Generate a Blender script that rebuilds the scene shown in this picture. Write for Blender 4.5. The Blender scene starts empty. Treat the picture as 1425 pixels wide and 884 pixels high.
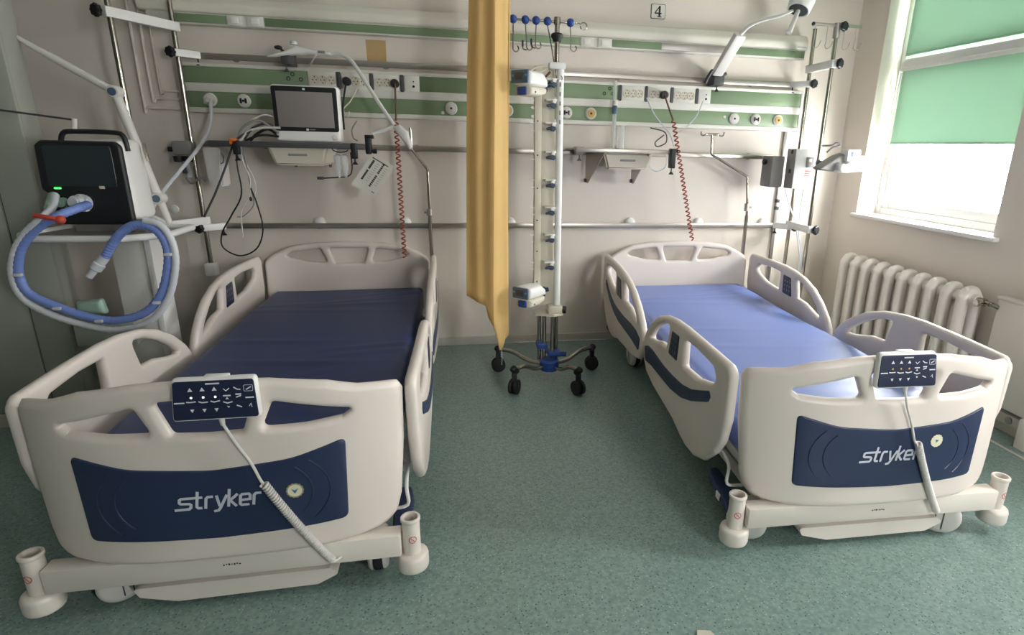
import bpy, bmesh, math, random
import numpy as np
from mathutils import Vector, Matrix
from mathutils.geometry import delaunay_2d_cdt
random.seed(7)
PI = math.pi
SC = bpy.context.scene
COL = SC.collection
# ------------------------------------------------------------------ camera numbers (metres, Z up, Y towards the back wall)
F, CX, CY = 805.038, 799.747, 447.6
CAM = np.array([0, 0, 1.3133])
RM = np.array([[0.9816451485, -0.1891617998, 0.0243025890],
               [-0.0320551521, -0.2892623530, -0.9567129969],
               [0.1880033765, 0.9383736487, -0.2900165957]])
RM = np.array([[0.9816451485, -0.1891617998, 0.0243025890], [-0.0320551521, -0.2892623530, -0.9567129969], [0.1880033765, 0.9383736487, -0.2900165957]])
def ray(x, y): return RM.T @ np.array([(x - CX) / F, (y - CY) / F, 1.0])
def at(x, y, Y=None, X=None, Z=None):
    """survey helper: the place on a real plane (wall, floor, shelf front) that a spot of the photograph shows"""
    d = ray(x, y)
    i, v = (1, Y) if Y is not None else ((0, X) if X is not None else (2, Z))
    t = (v - CAM[i]) / d[i]
    return Vector(CAM + t * d)
YW, XR, XL, ZC, YB = 3.81, 2.64, -2.6, 2.75, -1.9

# ------------------------------------------------------------------ materials
def lin(c):
    o = []
    for v in c:
        v = v / 255.0
        o.append(v / 12.92 if v <= 0.04045 else ((v + 0.055) / 1.055) ** 2.4)
    return (*o, 1.0)
MATS = {}
def mat(name, rgb, rough=0.5, metal=0.0, spec=0.5, noise=0.0, nscale=30, trans=0.0, emit=0.0, alpha=1.0, bump=0.0, bscale=200, coat=0.0):
    m = bpy.data.materials.new(name); m.use_nodes = True
    nt = m.node_tree; b = nt.nodes['Principled BSDF']
    b.inputs['Base Color'].default_value = lin(rgb)
    b.inputs['Roughness'].default_value = rough
    b.inputs['Metallic'].default_value = metal
    b.inputs['Specular IOR Level'].default_value = spec
    b.inputs['Transmission Weight'].default_value = trans
    b.inputs['Alpha'].default_value = alpha
    b.inputs['Coat Weight'].default_value = coat
    if emit:
        b.inputs['Emission Color'].default_value = lin(rgb); b.inputs['Emission Strength'].default_value = emit
    if noise or bump:
        tc = nt.nodes.new('ShaderNodeTexCoord')
    if noise:
        n = nt.nodes.new('ShaderNodeTexNoise'); n.inputs['Scale'].default_value = nscale; n.inputs['Detail'].default_value = 3
        nt.links.new(tc.outputs['Object'], n.inputs['Vector'])
        mx = nt.nodes.new('ShaderNodeMix'); mx.data_type = 'RGBA'
        c = lin(rgb)
        mx.inputs[6].default_value = tuple(max(0, v * (1 - noise)) for v in c[:3]) + (1,)
        mx.inputs[7].default_value = tuple(min(1, v * (1 + noise)) for v in c[:3]) + (1,)
        nt.links.new(n.outputs['Fac'], mx.inputs[0]); nt.links.new(mx.outputs[2], b.inputs['Base Color'])
    if bump:
        n2 = nt.nodes.new('ShaderNodeTexNoise'); n2.inputs['Scale'].default_value = bscale
        nt.links.new(tc.outputs['Object'], n2.inputs['Vector'])
        bp = nt.nodes.new('ShaderNodeBump'); bp.inputs['Strength'].default_value = bump; bp.inputs['Distance'].default_value = 0.01
        nt.links.new(n2.outputs['Fac'], bp.inputs['Height']); nt.links.new(bp.outputs['Normal'], b.inputs['Normal'])
    MATS[name] = m
    return m
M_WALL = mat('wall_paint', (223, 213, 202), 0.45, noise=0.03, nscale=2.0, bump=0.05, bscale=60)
M_DIM = mat('wall_bounce_dimmed', (128, 130, 122), 0.5, noise=0.03, nscale=2)  # left and rear wall tone darkened to keep bounce light low
M_CEIL = mat('ceiling_paint', (232, 230, 226), 0.8, noise=0.02, nscale=3)
M_BASE = mat('skirting_vinyl', (196, 190, 178), 0.45, noise=0.03)
M_PLAS = mat('bed_plastic', (226, 215, 206), 0.38, noise=0.015, nscale=6, bump=0.02, bscale=400)
M_STEEL = mat('bed_painted_steel', (228, 219, 209), 0.35, noise=0.02, nscale=10)
M_NAVY = mat('navy_plastic', (40, 52, 82), 0.38, noise=0.05, nscale=8)
M_NAVYG = mat('navy_groove', (32, 43, 70), 0.3, noise=0.05)
M_KEY = mat('keypad_navy', (34, 42, 68), 0.3, noise=0.05)
M_LOGO = mat('logo_silver', (205, 208, 218), 0.4, noise=0.02)
M_INK = mat('print_white', (225, 228, 232), 0.5, noise=0.02)
M_AMB = mat('print_amber', (226, 170, 90), 0.5, noise=0.02)
M_STICK = mat('sticker_cream', (226, 220, 190), 0.5, noise=0.04)
M_STICKG = mat('sticker_gold', (150, 150, 110), 0.5, noise=0.05)
M_STICKB = mat('sticker_teal', (70, 120, 150), 0.5, noise=0.05)
M_MATT = mat('mattress_vinyl', (32, 52, 100), 0.42, spec=0.5, noise=0.06, nscale=5)
M_MATT_LIT = mat('mattress_vinyl_lit', (106, 126, 188), 0.38, spec=0.6, noise=0.04, nscale=5)  # window sheen painted into a lighter blue for the right mattress
M_GREYW = mat('off_white_plastic', (214, 210, 204), 0.4, noise=0.02)
M_WHITE = mat('white_plastic', (234, 232, 228), 0.38, noise=0.015)
M_CREAM = mat('cream_plastic', (212, 204, 186), 0.42, noise=0.03)
M_GREY = mat('grey_plastic', (140, 137, 134), 0.5, noise=0.04)
M_DGREY = mat('dark_grey_plastic', (70, 70, 72), 0.5, noise=0.05)
M_BLACK = mat('black_plastic', (22, 23, 26), 0.45, noise=0.08)
M_RUB = mat('black_rubber', (28, 28, 30), 0.7, noise=0.08)
M_CHR = mat('chrome', (172, 166, 156), 0.18, metal=1.0, noise=0.02)
M_RAIL = mat('brushed_steel', (182, 175, 168), 0.34, metal=0.9, noise=0.04, nscale=60)
M_ALU = mat('aluminium', (170, 164, 158), 0.4, metal=0.7, noise=0.03)
M_GREEN = mat('panel_green', (120, 141, 107), 0.45, noise=0.03, nscale=12)
M_PANEL = mat('panel_white', (220, 217, 208), 0.38, noise=0.015)
M_HOLE = mat('dark_holes', (32, 36, 32), 0.7, noise=0.05)
M_YEL = mat('outlet_yellow', (206, 170, 96), 0.5, noise=0.04)
M_RED = mat('red_coil', (150, 66, 50), 0.45, noise=0.06)
M_BROWN = mat('brown_cable', (96, 66, 52), 0.5, noise=0.05)
M_BLUE = mat('hose_blue', (118, 140, 204), 0.4, noise=0.05)
M_HOSEW = mat('hose_white', (206, 208, 212), 0.4, noise=0.03)
M_CLIPR = mat('clip_red', (196, 70, 50), 0.45, noise=0.05)
M_ORANGE = mat('orange_clip', (226, 112, 40), 0.45, noise=0.05)
M_BKNOB = mat('blue_plastic', (34, 68, 140), 0.4, noise=0.06)
M_DKNOB = mat('slate_plastic', (40, 58, 82), 0.45, noise=0.06)
M_CURT = None
M_SCR = mat('screen_dark', (40, 50, 54), 0.18, noise=0.03)
M_SCRM = mat('monitor_glass_reflection', (140, 132, 130), 0.20, noise=0.05, nscale=3)  # grey base stands in for room reflections on the dark screen
M_LED = mat('green_led', (60, 255, 90), 0.4, emit=4.0, noise=0.01)
M_LEDW = mat('white_led', (255, 250, 240), 0.4, emit=1.2, noise=0.01)
M_CAB = mat('cabinet_green_grey', (160, 162, 151), 0.35, noise=0.03, nscale=2)
M_SEAM = mat('cabinet_seam', (54, 62, 60), 0.6, noise=0.05)
M_PAPER = mat('paper', (222, 218, 206), 0.7, noise=0.03)
M_PINK = mat('print_black', (40, 38, 38), 0.7, noise=0.05)
M_TAN = mat('tan_paper', (190, 160, 112), 0.7, noise=0.05)
M_RADI = mat('radiator_enamel', (232, 224, 216), 0.32, noise=0.02, nscale=12, bump=0.03, bscale=90)
M_WINF = mat('window_pvc', (240, 238, 236), 0.3, noise=0.01)
M_SILL = mat('sill_white', (240, 238, 234), 0.3, noise=0.01)
M_LABR = mat('label_red', (214, 92, 84), 0.6, noise=0.03)
M_ORL = mat('orange_label', (226, 130, 60), 0.5, noise=0.03)
M_PACK = mat('green_packet', (150, 178, 164), 0.35, noise=0.2, nscale=40)
M_LCD = mat('lcd_blue_grey', (120, 130, 168), 0.3, noise=0.03)
M_CLEAR = mat('clear_plastic', (226, 230, 230), 0.15, noise=0.01, alpha=0.35)
M_TRUNK = mat('yellowed_cover', (226, 222, 208), 0.4, noise=0.02)
M_PUMPB = mat('pump_blue_grey', (78, 98, 118), 0.4, noise=0.05)

def m_blind():
    m = bpy.data.materials.new('blind_fabric'); m.use_nodes = True; nt = m.node_tree
    nt.nodes.remove(nt.nodes['Principled BSDF'])
    out = nt.nodes['Material Output']
    d = nt.nodes.new('ShaderNodeBsdfDiffuse'); d.inputs['Color'].default_value = lin((176, 216, 188))
    t = nt.nodes.new('ShaderNodeBsdfTranslucent'); t.inputs['Color'].default_value = lin((218, 237, 224))
    tc = nt.nodes.new('ShaderNodeTexCoord'); w = nt.nodes.new('ShaderNodeTexNoise'); w.inputs['Scale'].default_value = 120
    nt.links.new(tc.outputs['Object'], w.inputs['Vector'])
    bp = nt.nodes.new('ShaderNodeBump'); bp.inputs['Strength'].default_value = 0.1; bp.inputs['Distance'].default_value = 0.002
    nt.links.new(w.outputs['Fac'], bp.inputs['Height']); nt.links.new(bp.outputs['Normal'], d.inputs['Normal'])
    x = nt.nodes.new('ShaderNodeMixShader'); x.inputs[0].default_value = BLIND_T
    nt.links.new(d.outputs[0], x.inputs[1]); nt.links.new(t.outputs[0], x.inputs[2]); nt.links.new(x.outputs[0], out.inputs[0])
    return m
BLIND_T = 0.092
M_BLIND = m_blind()
def m_curtain():
    m = bpy.data.materials.new('curtain_cloth'); m.use_nodes = True; nt = m.node_tree
    b = nt.nodes['Principled BSDF']; b.inputs['Roughness'].default_value = 0.8
    tc = nt.nodes.new('ShaderNodeTexCoord'); w = nt.nodes.new('ShaderNodeTexNoise'); w.inputs['Scale'].default_value = 9
    nt.links.new(tc.outputs['Object'], w.inputs['Vector'])
    r = nt.nodes.new('ShaderNodeValToRGB')
    r.color_ramp.elements[0].color = lin((232, 198, 130)); r.color_ramp.elements[1].color = lin((240, 209, 146))
    nt.links.new(w.outputs['Fac'], r.inputs[0]); nt.links.new(r.outputs[0], b.inputs['Base Color'])
    t = nt.nodes.new('ShaderNodeBsdfTranslucent'); t.inputs['Color'].default_value = lin((242, 206, 130))
    x = nt.nodes.new('ShaderNodeMixShader'); x.inputs[0].default_value = 0.35
    out = nt.nodes['Material Output']
    nt.links.new(b.outputs[0], x.inputs[1]); nt.links.new(t.outputs[0], x.inputs[2]); nt.links.new(x.outputs[0], out.inputs[0])
    return m
M_CURT = m_curtain()
def m_glass():
    m = bpy.data.materials.new('window_glass'); m.use_nodes = True; nt = m.node_tree
    nt.nodes.remove(nt.nodes['Principled BSDF']); out = nt.nodes['Material Output']
    tr = nt.nodes.new('ShaderNodeBsdfTransparent'); tr.inputs[0].default_value = (0.95, 0.97, 0.97, 1)
    g = nt.nodes.new('ShaderNodeBsdfGlossy'); g.inputs['Roughness'].default_value = 0.02
    x = nt.nodes.new('ShaderNodeMixShader')
    x.inputs[0].default_value = 0.05
    nt.links.new(tr.outputs[0], x.inputs[1]); nt.links.new(g.outputs[0], x.inputs[2]); nt.links.new(x.outputs[0], out.inputs[0])
    return m
M_GLASS = m_glass()
def m_floor():
    m = bpy.data.materials.new('floor_vinyl'); m.use_nodes = True; nt = m.node_tree; L = nt.links
    b = nt.nodes['Principled BSDF']; b.inputs['Roughness'].default_value = 0.30; b.inputs['Specular IOR Level'].default_value = 0.6
    tc = nt.nodes.new('ShaderNodeTexCoord')
    def vor(scale, seed):
        mp = nt.nodes.new('ShaderNodeMapping'); mp.inputs['Location'].default_value = (seed, seed * 1.7, 0)
        L.new(tc.outputs['Object'], mp.inputs['Vector'])
        v = nt.nodes.new('ShaderNodeTexVoronoi'); v.inputs['Scale'].default_value = scale
        L.new(mp.outputs[0], v.inputs['Vector']); return v
    base = nt.nodes.new('ShaderNodeTexNoise'); base.inputs['Scale'].default_value = 90; base.inputs['Detail'].default_value = 4
    L.new(tc.outputs['Object'], base.inputs['Vector'])
    r0 = nt.nodes.new('ShaderNodeValToRGB')
    r0.color_ramp.elements[0].position = 0.35; r0.color_ramp.elements[1].position = 0.68
    r0.color_ramp.elements[0].color = lin((116, 139, 132)); r0.color_ramp.elements[1].color = lin((142, 164, 157))
    L.new(base.outputs['Fac'], r0.inputs[0])
    prev = r0.outputs[0]
    for scale, seed, rgb, th, keep in ((95, 3.1, (80, 102, 98), 0.26, 0.6), (110, 8.4, (180, 200, 194), 0.22, 0.78), (42, 5.2, (28, 40, 38), 0.10, 0.75)):
        v = vor(scale, seed)
        lt = nt.nodes.new('ShaderNodeMath'); lt.operation = 'LESS_THAN'; lt.inputs[1].default_value = th
        L.new(v.outputs['Distance'], lt.inputs[0])
        sp = nt.nodes.new('ShaderNodeSeparateColor'); L.new(v.outputs['Color'], sp.inputs[0])
        gt = nt.nodes.new('ShaderNodeMath'); gt.operation = 'GREATER_THAN'; gt.inputs[1].default_value = keep
        L.new(sp.outputs[0], gt.inputs[0])
        mu = nt.nodes.new('ShaderNodeMath'); mu.operation = 'MULTIPLY'; L.new(lt.outputs[0], mu.inputs[0]); L.new(gt.outputs[0], mu.inputs[1])
        mx = nt.nodes.new('ShaderNodeMix'); mx.data_type = 'RGBA'; mx.inputs[7].default_value = lin(rgb)
        L.new(mu.outputs[0], mx.inputs[0]); L.new(prev, mx.inputs[6]); prev = mx.outputs[2]
    L.new(prev, b.inputs['Base Color'])
    return m
M_FLOOR = m_floor()

# ------------------------------------------------------------------ mesh builder
def catmull(pts, n=6, closed=False):
    P = [Vector(p) for p in pts]; out = []
    N = len(P)
    rng = range(N if closed else N - 1)
    for i in rng:
        p0 = P[(i - 1) % N] if (closed or i > 0) else P[0] * 2 - P[1]
        p1 = P[i]; p2 = P[(i + 1) % N]
        p3 = P[(i + 2) % N] if (closed or i + 2 < N) else P[-1] * 2 - P[-2]
        for k in range(n):
            t = k / n
            out.append(0.5 * ((2 * p1) + (p2 - p0) * t + (2 * p0 - 5 * p1 + 4 * p2 - p3) * t * t + (3 * p1 - p0 - 3 * p2 + p3) * t ** 3))
    if not closed: out.append(P[-1])
    return out
def helix(p0, p1, r, turns, seg=8, sag=0.0):
    p0 = Vector(p0); p1 = Vector(p1); d = (p1 - p0); a = d.normalized()
    u = a.orthogonal().normalized(); v = a.cross(u); n = turns * seg; out = []
    for i in range(n + 1):
        t = i / n; th = 2 * PI * turns * t
        c = p0 + d * t + Vector((0, 0, -sag * 4 * t * (1 - t)))
        out.append(c + (u * math.cos(th) + v * math.sin(th)) * r)
    return out
def rpoly(pts, r, n=5):
    """2D polygon with rounded corners; r a number or a list"""
    out = []; N = len(pts)
    for i in range(N):
        p = Vector(pts[i]); a = Vector(pts[i - 1]); b = Vector(pts[(i + 1) % N])
        rr = r[i] if isinstance(r, (list, tuple)) else r
        da = (a - p); db = (b - p); la, lb = da.length, db.length
        da.normalize(); db.normalize()
        ang = da.angle(db)
        if rr <= 0 or ang > 3.05: out.append(tuple(p)); continue
        t = min(rr / math.tan(ang / 2), la * .48, lb * .48)
        s, e = p + da * t, p + db * t
        for k in range(n + 1):
            q = k / n
            out.append(tuple(s * (1 - q) ** 2 + p * 2 * q * (1 - q) + e * q * q))
    return out
def resample(pts, step):
    P = [np.array(p, float) for p in pts]; out = []
    for i in range(len(P)):
        a, b = P[i], P[(i + 1) % len(P)]; n = max(1, int(round(np.linalg.norm(b - a) / step)))
        for k in range(n): out.append(a + (b - a) * k / n)
    return out
def seg_dist(pts, polys):
    pts = np.asarray(pts); d = np.full(len(pts), 1e9)
    for poly in polys:
        A = np.asarray(poly); B = np.roll(A, -1, 0); AB = B - A; L2 = (AB ** 2).sum(1) + 1e-14
        for i in range(0, len(pts), 256):
            p = pts[i:i + 256, None, :] - A[None]
            t = np.clip((p * AB[None]).sum(2) / L2, 0, 1)
            d[i:i + 256] = np.minimum(d[i:i + 256], np.sqrt(((p - t[..., None] * AB[None]) ** 2).sum(2)).min(1))
    return d
def inside(pts, poly):
    pts = np.asarray(pts); A = np.asarray(poly); B = np.roll(A, -1, 0); r = np.zeros(len(pts), bool)
    for a, b in zip(A, B):
        c = ((a[1] > pts[:, 1]) != (b[1] > pts[:, 1]))
        with np.errstate(divide='ignore', invalid='ignore'):
            x = (b[0] - a[0]) * (pts[:, 1] - a[1]) / (b[1] - a[1] + 1e-15) + a[0]
        r ^= c & (pts[:, 0] < x)
    return r

class MB:
    def __init__(s): s.v = []; s.f = []; s.sm = []
    def add(s, vs, fs, smooth=True):
        o = len(s.v); s.v += [Vector(v) for v in vs]
        for f in fs: s.f.append(tuple(i + o for i in f)); s.sm.append(smooth)
        return s
    def bm(s, b, mtx=None):
        b.verts.ensure_lookup_table()
        for i, v in enumerate(b.verts): v.index = i
        s.add([(mtx @ v.co if mtx else v.co.copy()) for v in b.verts], [[v.index for v in f.verts] for f in b.faces])
        b.free(); return s
    def box(s, x0, x1, y0, y1, z0, z1, bev=0.0, seg=2, mtx=None):
        b = bmesh.new(); bmesh.ops.create_cube(b, size=1)
        sx, sy, sz = abs(x1 - x0), abs(y1 - y0), abs(z1 - z0)
        for v in b.verts: v.co = Vector((v.co.x * sx + (x0 + x1) / 2, v.co.y * sy + (y0 + y1) / 2, v.co.z * sz + (z0 + z1) / 2))
        bev = min(bev, sx * .45, sy * .45, sz * .45)
        if bev > 0: bmesh.ops.bevel(b, geom=b.edges[:], offset=bev, segments=seg, affect='EDGES', profile=0.5)
        return s.bm(b, mtx)
    def cyl(s, p0, p1, r0, r1=None, seg=16, cap=True):
        r1 = r0 if r1 is None else r1
        p0, p1 = Vector(p0), Vector(p1); a = (p1 - p0).normalized(); u = a.orthogonal().normalized(); w = a.cross(u)
        vs = []
        for p, r in ((p0, r0), (p1, r1)):
            for k in range(seg):
                th = 2 * PI * k / seg; vs.append(p + (u * math.cos(th) + w * math.sin(th)) * r)
        fs = [(k, (k + 1) % seg, seg + (k + 1) % seg, seg + k) for k in range(seg)]
        if cap: fs += [tuple(range(seg))[::-1], tuple(range(seg, 2 * seg))]
        return s.add(vs, fs)
    def lathe(s, p, axis, prof, seg=24):
        """prof: list of (distance along axis, radius)"""
        p = Vector(p); a = Vector(axis).normalized(); u = a.orthogonal().normalized(); w = a.cross(u); vs = []
        for h, r in prof:
            for k in range(seg):
                th = 2 * PI * k / seg; vs.append(p + a * h + (u * math.cos(th) + w * math.sin(th)) * max(r, 1e-5))
        n = len(prof); fs = []
        for j in range(n - 1):
            for k in range(seg): fs.append((j * seg + k, j * seg + (k + 1) % seg, (j + 1) * seg + (k + 1) % seg, (j + 1) * seg + k))
        fs += [tuple(range(seg))[::-1], tuple(range((n - 1) * seg, n * seg))]
        return s.add(vs, fs)
    def tube(s, pts, r, seg=8, smooth=0, closed=False, rs=None):
        P = catmull(pts, smooth, closed) if smooth else [Vector(p) for p in pts]
        N = len(P); vs = []; fs = []; u = None
        for i in range(N):
            if closed: t = P[(i + 1) % N] - P[i - 1]
            else: t = P[min(i + 1, N - 1)] - P[max(i - 1, 0)]
            if t.length < 1e-9: t = Vector((0, 0, 1))
            t.normalize()
            u = t.orthogonal().normalized() if u is None else (u - t * u.dot(t))
            if u.length < 1e-6: u = t.orthogonal()
            u.normalize(); w = t.cross(u); rr = rs(i / max(1, N - 1)) if rs else r
            for k in range(seg):
                th = 2 * PI * k / seg; vs.append(P[i] + (u * math.cos(th) + w * math.sin(th)) * rr)
        for i in range(N if closed else N - 1):
            j = (i + 1) % N
            for k in range(seg): fs.append((i * seg + k, i * seg + (k + 1) % seg, j * seg + (k + 1) % seg, j * seg + k))
        if not closed: fs += [tuple(range(seg))[::-1], tuple(range((N - 1) * seg, N * seg))]
        return s.add(vs, fs)
    def ball(s, c, r, seg=14, sc=(1, 1, 1)):
        b = bmesh.new(); bmesh.ops.create_uvsphere(b, u_segments=seg, v_segments=seg // 2 + 2, radius=r)
        for v in b.verts: v.co = Vector((v.co.x * sc[0], v.co.y * sc[1], v.co.z * sc[2])) + Vector(c)
        return s.bm(b)
    def prism(s, pts, fn, h0, h1):
        """pts 2D outline; fn(a,b,h)->3D; flat sided"""
        n = len(pts)
        vs = [fn(p[0], p[1], h0) for p in pts] + [fn(p[0], p[1], h1) for p in pts]
        fs = [tuple(range(n))[::-1], tuple(range(n, 2 * n))] + [(i, (i + 1) % n, n + (i + 1) % n, n + i) for i in range(n)]
        return s.add(vs, fs, False)
    def slab(s, outline, holes, T, r, fn, step=0.012, grid=0.03):
        """rounded-edge plate with holes; fn(a,b,h) bends it into place"""
        loops = [resample(outline, step)] + [resample(h, step) for h in holes]
        V = []; E = []
        for L in loops:
            o = len(V); V += [tuple(p) for p in L]; E += [(o + i, o + (i + 1) % len(L)) for i in range(len(L))]
        free = []
        for L in loops:
            A = np.array(L); t = np.roll(A, -1, 0) - np.roll(A, 1, 0); n = np.stack([-t[:, 1], t[:, 0]], 1); n /= np.linalg.norm(n, axis=1)[:, None] + 1e-12
            for q in (0.1, 0.32, 0.65, 1.0):
                for sg in (1, -1):
                    C = A + n * sg * r * q
                    free += [(c, r * q) for c in C]
        C = np.array([f[0] for f in free]); D = np.array([f[1] for f in free])
        dd = seg_dist(C, loops); ok = inside(C, loops[0]) & (dd > D * 0.97)
        for h in loops[1:]: ok &= ~inside(C, h)
        C = C[ok]
        if len(C):                                            # thin out near-duplicates
            key = {}
            for c, q in zip(C, D[ok]):
                k = (round(c[0] / (step * .45)), round(c[1] / (step * .45)), round(q / (r * .3)))
                key.setdefault(k, c)
            C = np.array(list(key.values()))
        A = np.array(loops[0]); lo, hi = A.min(0), A.max(0)
        G = np.array([(x, y) for x in np.arange(lo[0], hi[0], grid) for y in np.arange(lo[1], hi[1], grid)])
        if len(G):
            ok = inside(G, loops[0]) & (seg_dist(G, loops) > r * 1.25)
            for h in loops[1:]: ok &= ~inside(G, h)
            G = G[ok]
        nb = len(V); V += [tuple(c) for c in C] + [tuple(g) for g in G]
        vo, eo, fo, ov, oe, of = delaunay_2d_cdt([Vector(v) for v in V], E, [], 0, 1e-6)
        P = np.array([tuple(v) for v in vo]); cen = np.array([P[list(f)].mean(0) for f in fo])
        ok = inside(cen, loops[0])
        for h in loops[1:]: ok &= ~inside(cen, h)
        F_ = [f for f, k in zip(fo, ok) if k]
        d = seg_dist(P, loops); hh = T / 2 * np.sqrt(np.clip(1 - (1 - np.clip(d / r, 0, 1)) ** 2, 0, 1))
        edge = d < 1e-5
        F_ = [f for f in F_ if not all(edge[i] for i in f)]
        vs = [fn(P[i][0], P[i][1], hh[i]) for i in range(len(P))]; back = {}
        for i in range(len(P)):
            if edge[i]: back[i] = i
            else: back[i] = len(vs); vs.append(fn(P[i][0], P[i][1], -hh[i]))
        fs = [tuple(f) for f in F_] + [tuple(back[i] for i in f)[::-1] for f in F_]
        return s.add(vs, fs)
    def ribbon(s, pts, w, fn, sub=0.006):
        """flat printed stroke; pts 2D, fn(a,b)->3D"""
        P = []
        for i in range(len(pts) - 1):
            a, b = Vector(pts[i]), Vector(pts[i + 1]); n = max(1, int((b - a).length / sub))
            P += [a + (b - a) * k / n for k in range(n)]
        P.append(Vector(pts[-1])); vs = []
        for i, p in enumerate(P):
            t0 = (P[i] - P[i - 1]).normalized() if i else (P[1] - P[0]).normalized()
            t1 = (P[i + 1] - P[i]).normalized() if i < len(P) - 1 else t0
            t = (t0 + t1)
            if t.length < 1e-6: t = t0.copy()
            t.normalize(); n = Vector((-t.y, t.x)); k = 1 / max(.5, n.dot(Vector((-t0.y, t0.x))))
            vs += [fn(*(p + n * w / 2 * k)), fn(*(p - n * w / 2 * k))]
        fs = [(2 * i, 2 * i + 1, 2 * i + 3, 2 * i + 2) for i in range(len(P) - 1)]
        return s.add(vs, fs, False)
    def disc(s, pts, fn): return s.add([fn(*p) for p in pts], [tuple(range(len(pts)))], False)
    def build(s, name, material, parent=None, world=True, ang=40, recalc=True):
        me = bpy.data.meshes.new(name); inv = None
        if parent is not None and world: inv = wmat(parent).inverted()
        org = Vector((0, 0, 0))
        if parent is None and s.v:
            lo = Vector([min(v[i] for v in s.v) for i in range(3)]); hi = Vector([max(v[i] for v in s.v) for i in range(3)])
            org = Vector(((lo.x + hi.x) / 2, (lo.y + hi.y) / 2, lo.z))
        me.from_pydata([(inv @ v if inv else v - org)[:] for v in s.v], [], s.f)
        me.polygons.foreach_set('use_smooth', s.sm)
        if recalc:
            b = bmesh.new(); b.from_mesh(me); bmesh.ops.recalc_face_normals(b, faces=b.faces[:]); b.to_mesh(me); b.free()
        me.set_sharp_from_angle(angle=math.radians(ang))
        me.materials.append(material); me.update()
        o = bpy.data.objects.new(name, me); COL.objects.link(o)
        if parent is not None: o.parent = parent
        else: o.location = org
        return o
def wmat(o):
    m = Matrix.LocRotScale(o.location, o.rotation_euler, o.scale)
    return wmat(o.parent) @ m if o.parent else m
def tag(o, label, cat, group=None):
    o['label'] = label; o['category'] = cat
    if group: o['group'] = group
    return o
def thing(name, label, cat, loc=(0, 0, 0), rotz=0.0, group=None):
    o = bpy.data.objects.new(name, None); COL.objects.link(o); o.empty_display_size = 0.05
    o.location = loc; o.rotation_euler = (0, 0, rotz)
    return tag(o, label, cat, group)
def struct(o): o['kind'] = 'structure'; return o
def dup(root, loc, rotz, label, group=None):
    r = root.copy(); COL.objects.link(r); r.location = loc; r.rotation_euler = (0, 0, rotz); r['label'] = label
    if group: r['group'] = group
    for ch in list(root.children):
        c = ch.copy(); COL.objects.link(c); c.parent = r
        for g in list(ch.children):
            d = g.copy(); COL.objects.link(d); d.parent = c
    return r
def circ(c, r, n=20): return [(c[0] + r * math.cos(2 * PI * k / n), c[1] + r * math.sin(2 * PI * k / n)) for k in range(n)]
def on_wall(y):
    return lambda a, b, h=0.0: Vector((a, y - h, b))

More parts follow.
